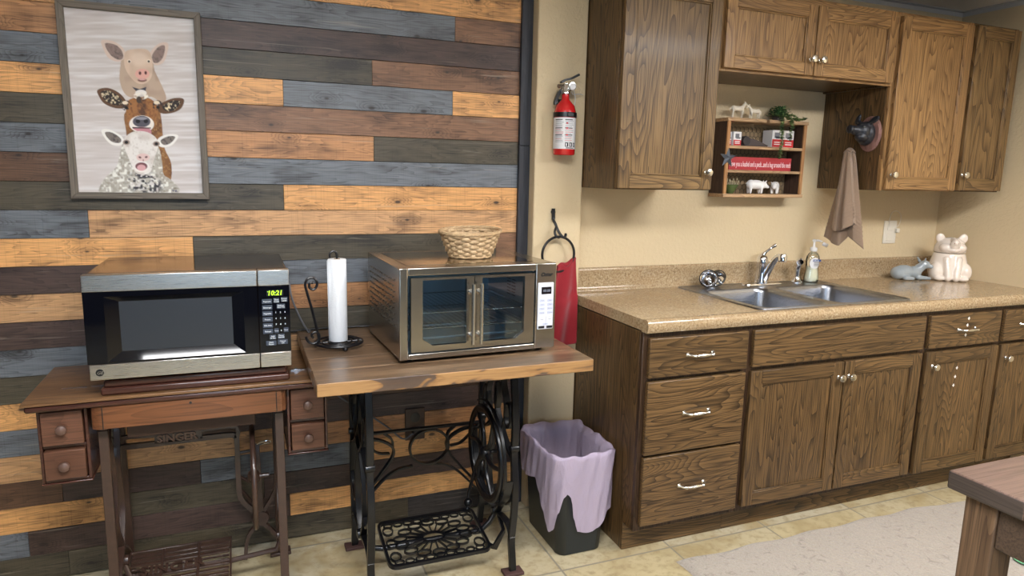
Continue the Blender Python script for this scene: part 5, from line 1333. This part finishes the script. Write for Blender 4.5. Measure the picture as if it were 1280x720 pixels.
MB().lathe([(.0085, .0205), (.0098, .0205), (.0098, .2975), (.0085, .2975), (.0085, .0205)], (px0, py0, pz0), 24, caps=False).build('core', simple('card_core', lin(150, 124, 98), .8), t)
MB().add([(px0-.0302, py0-.004, pz0+.022), (px0-.0335, py0-.018, pz0+.022), (px0-.034, py0-.018, pz0+.293), (px0-.0305, py0-.004, pz0+.294)], [(0, 1, 2, 3)]).build('loose_sheet', M_paper, t, solid=.0006)

# ------------------------------------------------------------------ farm animal picture
PC = [(62, 18), (513, 62), (523, 668), (95, 662)]    # the print's own drawing frame
GU, GV = 190, 280
U, Vv = np.meshgrid(np.linspace(0, 1, GU), np.linspace(0, 1, GV))      # v down
X = (1-U)*(1-Vv)*PC[0][0]+U*(1-Vv)*PC[1][0]+U*Vv*PC[2][0]+(1-U)*Vv*PC[3][0]
Y = (1-U)*(1-Vv)*PC[0][1]+U*(1-Vv)*PC[1][1]+U*Vv*PC[2][1]+(1-U)*Vv*PC[3][1]
rg = np.random.default_rng(4)
def vn(sx_, sy_, seed):
    g = np.random.default_rng(seed).random((int(760/sy_)+3, int(620/sx_)+3)); fx_, fy_ = X/sx_, Y/sy_
    i, j = fx_.astype(int), fy_.astype(int); u, v = fx_-i, fy_-j; u = u*u*(3-2*u); v = v*v*(3-2*v)
    return g[j, i]*(1-u)*(1-v)+g[j, i+1]*u*(1-v)+g[j+1, i]*(1-u)*v+g[j+1, i+1]*u*v
L3 = lambda *c: np.array(lin(*c)[:3])
img = np.zeros(X.shape+(3,)); img[:] = L3(205, 196, 192)
st = vn(160, 9, 1)*.6+vn(60, 5, 2)*.4
def blend(mask, c):
    global img
    m = np.clip(mask, 0, 1)[..., None]; img = img*(1-m)+np.asarray(c)*m
blend((st-.45)*2.2, L3(226, 222, 221)); blend((.40-st)*2.0, L3(186, 176, 170))
def E_(cx, cy, rx_, ry_, ang=0, soft=2.0):
    a_ = math.radians(ang); dx, dy = X-cx, Y-cy; x2 = dx*math.cos(a_)+dy*math.sin(a_); y2 = -dx*math.sin(a_)+dy*math.cos(a_)
    return np.clip((1-np.sqrt((x2/rx_)**2+(y2/ry_)**2))*min(rx_, ry_)/soft+.5, 0, 1)
def poly(pts, soft=2.0):
    inside = np.zeros(X.shape, bool); dist = np.full(X.shape, 1e9); n = len(pts)
    for i in range(n):
        x1, y1 = pts[i]; x2, y2 = pts[(i+1) % n]
        c = ((y1 > Y) != (y2 > Y)) & (X < (x2-x1)*(Y-y1)/((y2-y1) or 1e-9)+x1); inside ^= c
        tt = np.clip(((X-x1)*(x2-x1)+(Y-y1)*(y2-y1))/((x2-x1)**2+(y2-y1)**2), 0, 1)
        dist = np.minimum(dist, np.hypot(X-x1-tt*(x2-x1), Y-y1-tt*(y2-y1)))
    return np.clip(np.where(inside, dist, -dist)/soft+.5, 0, 1)
def smoothpoly(pts): return [tuple(p)[:2] for p in spline([(a_, b_, 0) for a_, b_ in pts], 4, closed=True)]
nf = vn(7, 7, 5)*.6+vn(3.5, 3.5, 6)*.4; nb = vn(22, 26, 7)
# pig
pb = poly(smoothpoly([(262, 185), (245, 225), (243, 275), (262, 318), (300, 330), (350, 325), (385, 345), (403, 330), (390, 290), (365, 235), (352, 190)]))
blend(pb, L3(188, 164, 144)); blend(pb*np.clip((nb-.5)*2, 0, 1)*.6, L3(158, 132, 114))
for e, inn in (([(184, 130), (225, 134), (258, 158), (264, 186), (240, 203), (208, 192), (192, 165)], [(196, 142), (230, 145), (252, 165), (256, 190), (238, 196), (212, 178)]), ([(416, 142), (385, 142), (352, 172), (352, 200), (372, 216), (398, 206), (412, 175)], [(404, 150), (380, 155), (358, 182), (362, 206), (380, 206), (398, 186)])):
    blend(poly(smoothpoly(e)), L3(214, 192, 178)); blend(poly(smoothpoly(inn)), L3(142, 120, 112)); blend(poly(smoothpoly(inn))*np.clip((nf-.45)*2, 0, 1), L3(92, 80, 80))
hd1 = poly(smoothpoly([(262, 175), (285, 162), (330, 160), (352, 175), (358, 215), (352, 258), (325, 280), (292, 270), (262, 225)]))
blend(hd1, L3(214, 188, 166)); blend(hd1*np.clip((nb-.4)*1.6, 0, 1)*.5, L3(184, 156, 136)); blend(E_(312, 195, 30, 22, 0, 12)*.5, L3(230, 210, 192))
blend(E_(321, 246, 25, 18), L3(222, 168, 156)); blend(E_(313, 243, 4.5, 6), L3(90, 50, 50)); blend(E_(333, 242, 4.5, 6), L3(90, 50, 50)); blend(E_(320, 267, 16, 6), L3(120, 80, 76)); blend(E_(320, 264, 12, 3.5), L3(216, 168, 160))
for ex_ in (277, 345): blend(E_(ex_, 202, 7, 6), L3(236, 220, 200)); blend(E_(ex_, 203, 4, 4), L3(60, 44, 40))
blend(poly([(284, 290), (310, 298), (334, 290), (330, 306), (300, 308)]), L3(62, 62, 74)); blend(E_(314, 312, 20, 12), L3(232, 226, 222))
# cow behind the sheep
cb = poly(smoothpoly([(262, 372), (258, 440), (272, 500), (330, 520), (366, 520), (384, 600), (408, 622), (412, 560), (392, 510), (386, 460), (382, 400), (366, 358)]))
blend(cb, L3(140, 96, 56)); blend(cb*np.clip((nb-.45)*2.4, 0, 1), L3(96, 60, 36)); blend(cb*np.clip((nf-.55)*3, 0, 1)*.6, L3(196, 150, 96))
for e, inn in (([(166, 300), (200, 293), (238, 310), (262, 340), (258, 362), (225, 364), (188, 348), (170, 322)], [(176, 308), (205, 303), (236, 322), (250, 345), (228, 354), (192, 338)]), ([(466, 334), (430, 330), (388, 345), (366, 360), (382, 382), (420, 382), (455, 366)], [(454, 342), (420, 340), (388, 358), (400, 374), (430, 372)])):
    blend(poly(smoothpoly(e)), L3(96, 66, 44)); blend(poly(smoothpoly(inn)), L3(44, 36, 34)); blend(poly(smoothpoly(inn))*np.clip((nf-.52)*4, 0, 1), L3(226, 206, 170))
hc = poly(smoothpoly([(262, 350), (282, 330), (330, 326), (362, 344), (372, 372), (362, 410), (350, 440), (272, 440), (262, 400)]))
blend(hc, L3(158, 106, 60)); blend(hc*np.clip((nf-.45)*3, 0, 1)*.7, L3(112, 70, 40)); blend(E_(316, 360, 16, 40, 0, 8)*np.clip(nf*1.6, 0, 1), L3(88, 58, 40))
for cx_ in (262, 372): blend(E_(cx_, 355, 19, 18)*np.clip((nf-.3)*3, 0, 1), L3(62, 46, 40)); blend(E_(cx_-4, 345, 10, 6), L3(230, 214, 190)); blend(E_(cx_, 362, 6, 5), L3(16, 14, 16))
blend(E_(313, 322, 26, 12)*np.clip((nf-.35)*3, 0, 1), L3(240, 232, 220)); blend(E_(306, 335, 9, 12), L3(70, 56, 48))
blend(E_(313, 420, 43, 30), L3(238, 230, 222)); blend(E_(313, 411, 31, 20), L3(84, 82, 92)); blend(E_(300, 410, 8, 7), L3(24, 22, 28)); blend(E_(328, 410, 8, 7), L3(24, 22, 28)); blend(E_(313, 400, 20, 5), L3(142, 140, 150))
blend(poly(smoothpoly([(282, 434), (312, 430), (340, 436), (346, 452), (334, 462), (318, 450), (296, 444)])), L3(196, 132, 140)); blend(poly([(280, 430), (345, 432), (345, 436), (280, 435)]), L3(60, 44, 46))
# sheep
wool = poly(smoothpoly([(240, 505), (262, 470), (350, 470), (372, 510), (380, 560), (384, 600), (410, 620), (436, 664), (300, 672), (168, 668), (178, 618), (222, 570)]))
blend(wool, L3(186, 180, 168)); blend(wool*np.clip((nf-.42)*3.5, 0, 1), L3(168, 160, 148)); blend(wool*np.clip((vn(9, 9, 9)-.52)*4, 0, 1), L3(232, 230, 222)); blend(wool*np.clip((vn(12, 10, 12)-.72)*5, 0, 1)*.7, L3(112, 98, 82))
blend(E_(318, 632, 62, 40, 10, 18)*np.clip((vn(8, 8, 13)-.35)*4, 0, 1), L3(62, 60, 66)); blend(E_(318, 632, 56, 36, 10, 14)*np.clip((vn(6, 6, 14)-.62)*5, 0, 1), L3(214, 208, 204))
for e, inn in (([(175, 442), (200, 438), (240, 460), (250, 482), (236, 496), (208, 492), (186, 470)], [(186, 450), (212, 450), (240, 472), (234, 486), (206, 480)]), ([(440, 460), (410, 456), (376, 466), (362, 486), (380, 502), (412, 498), (434, 478)], [(430, 466), (404, 464), (378, 478), (388, 494), (412, 488)])):
    blend(poly(smoothpoly(e)), L3(236, 232, 226)); blend(poly(smoothpoly(inn)), L3(120, 110, 104)); blend(poly(smoothpoly(inn))*np.clip((nf-.45)*3, 0, 1), L3(70, 62, 60))
hs = poly(smoothpoly([(252, 470), (285, 446), (330, 448), (362, 470), (368, 500), (352, 545), (338, 590), (310, 600), (284, 588), (264, 540), (250, 500)]))
blend(hs, L3(232, 226, 220)); blend(hs*np.clip((nb-.5)*2.5, 0, 1)*.6, L3(196, 182, 172)); blend(hs*np.clip((nf-.6)*3, 0, 1)*.5, L3(170, 152, 140))
for cx_, cy_ in ((258, 484), (362, 490)): blend(E_(cx_, cy_, 12, 9), L3(150, 130, 118)); blend(E_(cx_, cy_, 6.5, 5.5), L3(24, 20, 22))
blend(E_(314, 538, 23, 14), L3(226, 196, 190)); blend(E_(303, 538, 5, 3.5, 20), L3(110, 70, 70)); blend(E_(325, 537, 5, 3.5, -20), L3(110, 70, 70)); blend(poly([(313, 545), (316, 545), (315, 560), (312, 560)]), L3(150, 110, 106))
blend(E_(308, 572, 28, 20), L3(238, 230, 224)); blend(E_(307, 570, 21, 14), L3(120, 76, 78)); blend(E_(307, 575, 15, 11), L3(216, 164, 166))
blend(poly([(412, 648), (430, 655), (434, 664), (414, 662)])*np.clip((nf-.4)*4, 0, 1), L3(90, 86, 110))
pcx0, pcx1, pcz0, pcz1 = -1.797, -1.396, 1.303, 1.903
t = thing('farm_animal_picture', 'framed print of a pig on a cow on a sheep hung on the plank wall', 'picture', ((pcx0+pcx1)/2, -.06, pcz0))
fw = .020; ix0, ix1, iz0, iz1 = pcx0+fw, pcx1-fw, pcz0+fw, pcz1-fw
me = bpy.data.meshes.new('printed_canvas')
Mi = rootinv(t); vs = [tuple(Mi@Vector((ix0+(ix1-ix0)*u, -.0640, iz1-(iz1-iz0)*v))) for v in np.linspace(0, 1, GV) for u in np.linspace(0, 1, GU)]
me.from_pydata(vs, [], [(j*GU+i, (j+1)*GU+i, (j+1)*GU+i+1, j*GU+i+1) for j in range(GV-1) for i in range(GU-1)])
ca = me.color_attributes.new('print', 'FLOAT_COLOR', 'POINT'); ca.data.foreach_set('color', np.concatenate([img, np.ones(X.shape+(1,))], -1).astype(np.float32).ravel())
a = N('printed_canvas'); a.set(Base_Color=a.n('ShaderNodeVertexColor', layer_name='print').outputs[0], Roughness=.7); me.materials.append(a.m)
o = bpy.data.objects.new('printed_canvas', me); COL.objects.link(o); o.parent = t
MB().box(ix0-.002, ix1+.002, -.0635, -.0530, iz0-.002, iz1+.002).build('backing', simple('backing_board', lin(120, 100, 80), .8), t)
mb = MB(); yo, yi2 = -.0530, -.080
for poly_ in ([(pcx0, pcz0), (pcx1, pcz0), (ix1, iz0), (ix0, iz0)], [(pcx0, pcz1), (ix0, iz1), (ix1, iz1), (pcx1, pcz1)]): mb.prism(poly_, 'y', yi2, yo, 1)
for poly_ in ([(pcx0, pcz0), (ix0, iz0), (ix0, iz1), (pcx0, pcz1)], [(pcx1, pcz0), (pcx1, pcz1), (ix1, iz1), (ix1, iz0)]): mb.prism(poly_, 'y', yi2, yo, 0)
mb.build('frame', [frame_w, wood('weathered_frame_h', lin(122, 112, 100), lin(84, 75, 66), 'x', 30, .08, 14, .45, .55, .4, 22)], t, bevel=.002, seg=2)

# brown outlet on the plank wall and cords
t = thing('wall_outlet', 'dark brown outlet plate with a plug, low on the plank wall behind the iron legs', 'outlet', (-.684, -.052, .41))
MB().box(-.724, -.644, -.0585, -.0520, .345, .477).build('cover_plate', M_plate_b, t, bevel=.003, seg=3)
MB().lathe([(.001, .0), (.018, 0), (.020, .004), (.001, .005)], (-.684, -.0585, .440), 24, '-y').build('socket', M_black, t)
MB().box(-.697, -.671, -.082, -.0586, .372, .400).build('plug', M_cordk, t, bevel=.004)
c = MB().tube(spline([(-1.150, -.078, 1.02), (-1.142, -.090, .955), (-1.118, -.105, .885), (-1.090, -.112, .831), (-1.082, -.090, .8295), (-1.080, -.060, .800), (-1.06, -.060, .70), (-1.00, -.064, .58), (-.90, -.070, .50), (-.80, -.076, .42), (-.74, -.080, .365), (-.697, -.076, .380)], 6), .0035, 8).build('power_cord', M_cord, None)
tag(c, 'grey power cord dropping from the microwave behind the plank table', 'cord')
c = MB().tube(spline([(-1.165, -.074, .8285), (-1.05, -.064, .8290), (-.95, -.066, .8290), (-.88, -.070, .8292), (-.80, -.098, .8292), (-.60, -.090, .8292)], 6), .0035, 8).build('power_cord', M_cordk, None)
tag(c, 'black power cord lying along the back edge of the plank table', 'cord')

# ------------------------------------------------------------------ rug and near table
rg0, rg1, ry0, ry1 = .148, 1.72, -2.55, -.690
mb = MB(); rnd_ = random.Random(8)
def rugf(u, v):
    x = rg0+(rg1-rg0)*u; y = ry1+(ry0-ry1)*v
    y -= .045*max(0, (u-.72)/.28)**2*(1-v); x += .006*math.sin(v*40)*(1 if u < .02 or u > .98 else 0); y += .006*math.sin(u*34)*(1 if v < .02 else 0)
    e = min(u*(rg1-rg0), (1-u)*(rg1-rg0), v*(ry1-ry0), (1-v)*(ry1-ry0)); e = min(1, e/.02)
    z = .002+.012*e+.003*e*noise.noise((x*22, y*22, 0))+.0025*e*noise.noise((x*60, y*60, 3))
    return (x, y, z)
mb.grid(rugf, 260, 300)
tag(mb.build('area_rug', M_rug, None, sharp=0, fix=False), 'beige textured pile rug on the tile floor in front of the sink cabinets', 'rug')
t = thing('work_table', 'heavy dark stained wooden table cut off at the lower right of the view', 'table', (1.0, -2.0, 0))
ty0, tx0, tz = -1.618, .188, .762
mb = MB()
for k, w in enumerate((.168, .168, .168, .168)):
    y1_ = ty0-k*.172; mb.box(tx0-.002*k, 1.85, y1_-w, y1_, tz-.044, tz)
for i, f in enumerate(mb.f): pass
for k in range(4): mb.mi[k*6+0] = 1
mb.build('tabletop', [island_w, island_e], t, bevel=.005, seg=3)
for x_, y_ in ((.210, -1.650), (1.75, -1.650), (.210, -2.22), (1.75, -2.22)):
    MB().box(x_, x_+.072, y_-.072, y_, .0185, tz-.0445).build('leg', island_l, t, bevel=.004, seg=2)
mb = MB(); mb.box(.215, .240, -2.219, -1.7225, tz-.145, tz-.0445).box(.2825, 1.7495, -1.680, -1.655, tz-.145, tz-.0445).box(.2825, 1.7495, -2.287, -2.262, tz-.145, tz-.0445).box(1.785, 1.81, -2.219, -1.7225, tz-.145, tz-.0445)
mb.build('apron', wood('table_apron', lin(84, 68, 56), lin(56, 44, 36), 'x', 12, .1, 12, .5, .5, .4, 11), t, bevel=.003)
t_ = MB(); gz = .0175
t_.lathe([(.001, 0), (.034, 0), (.036, .004), (.030, .014), (.012, .020), (.001, .021)], (1.385, -1.150, gz), 28)
tag(t_.build('mint_cap', M_mint, None), 'small mint green plastic cap lying on the rug under the near table', 'cap')
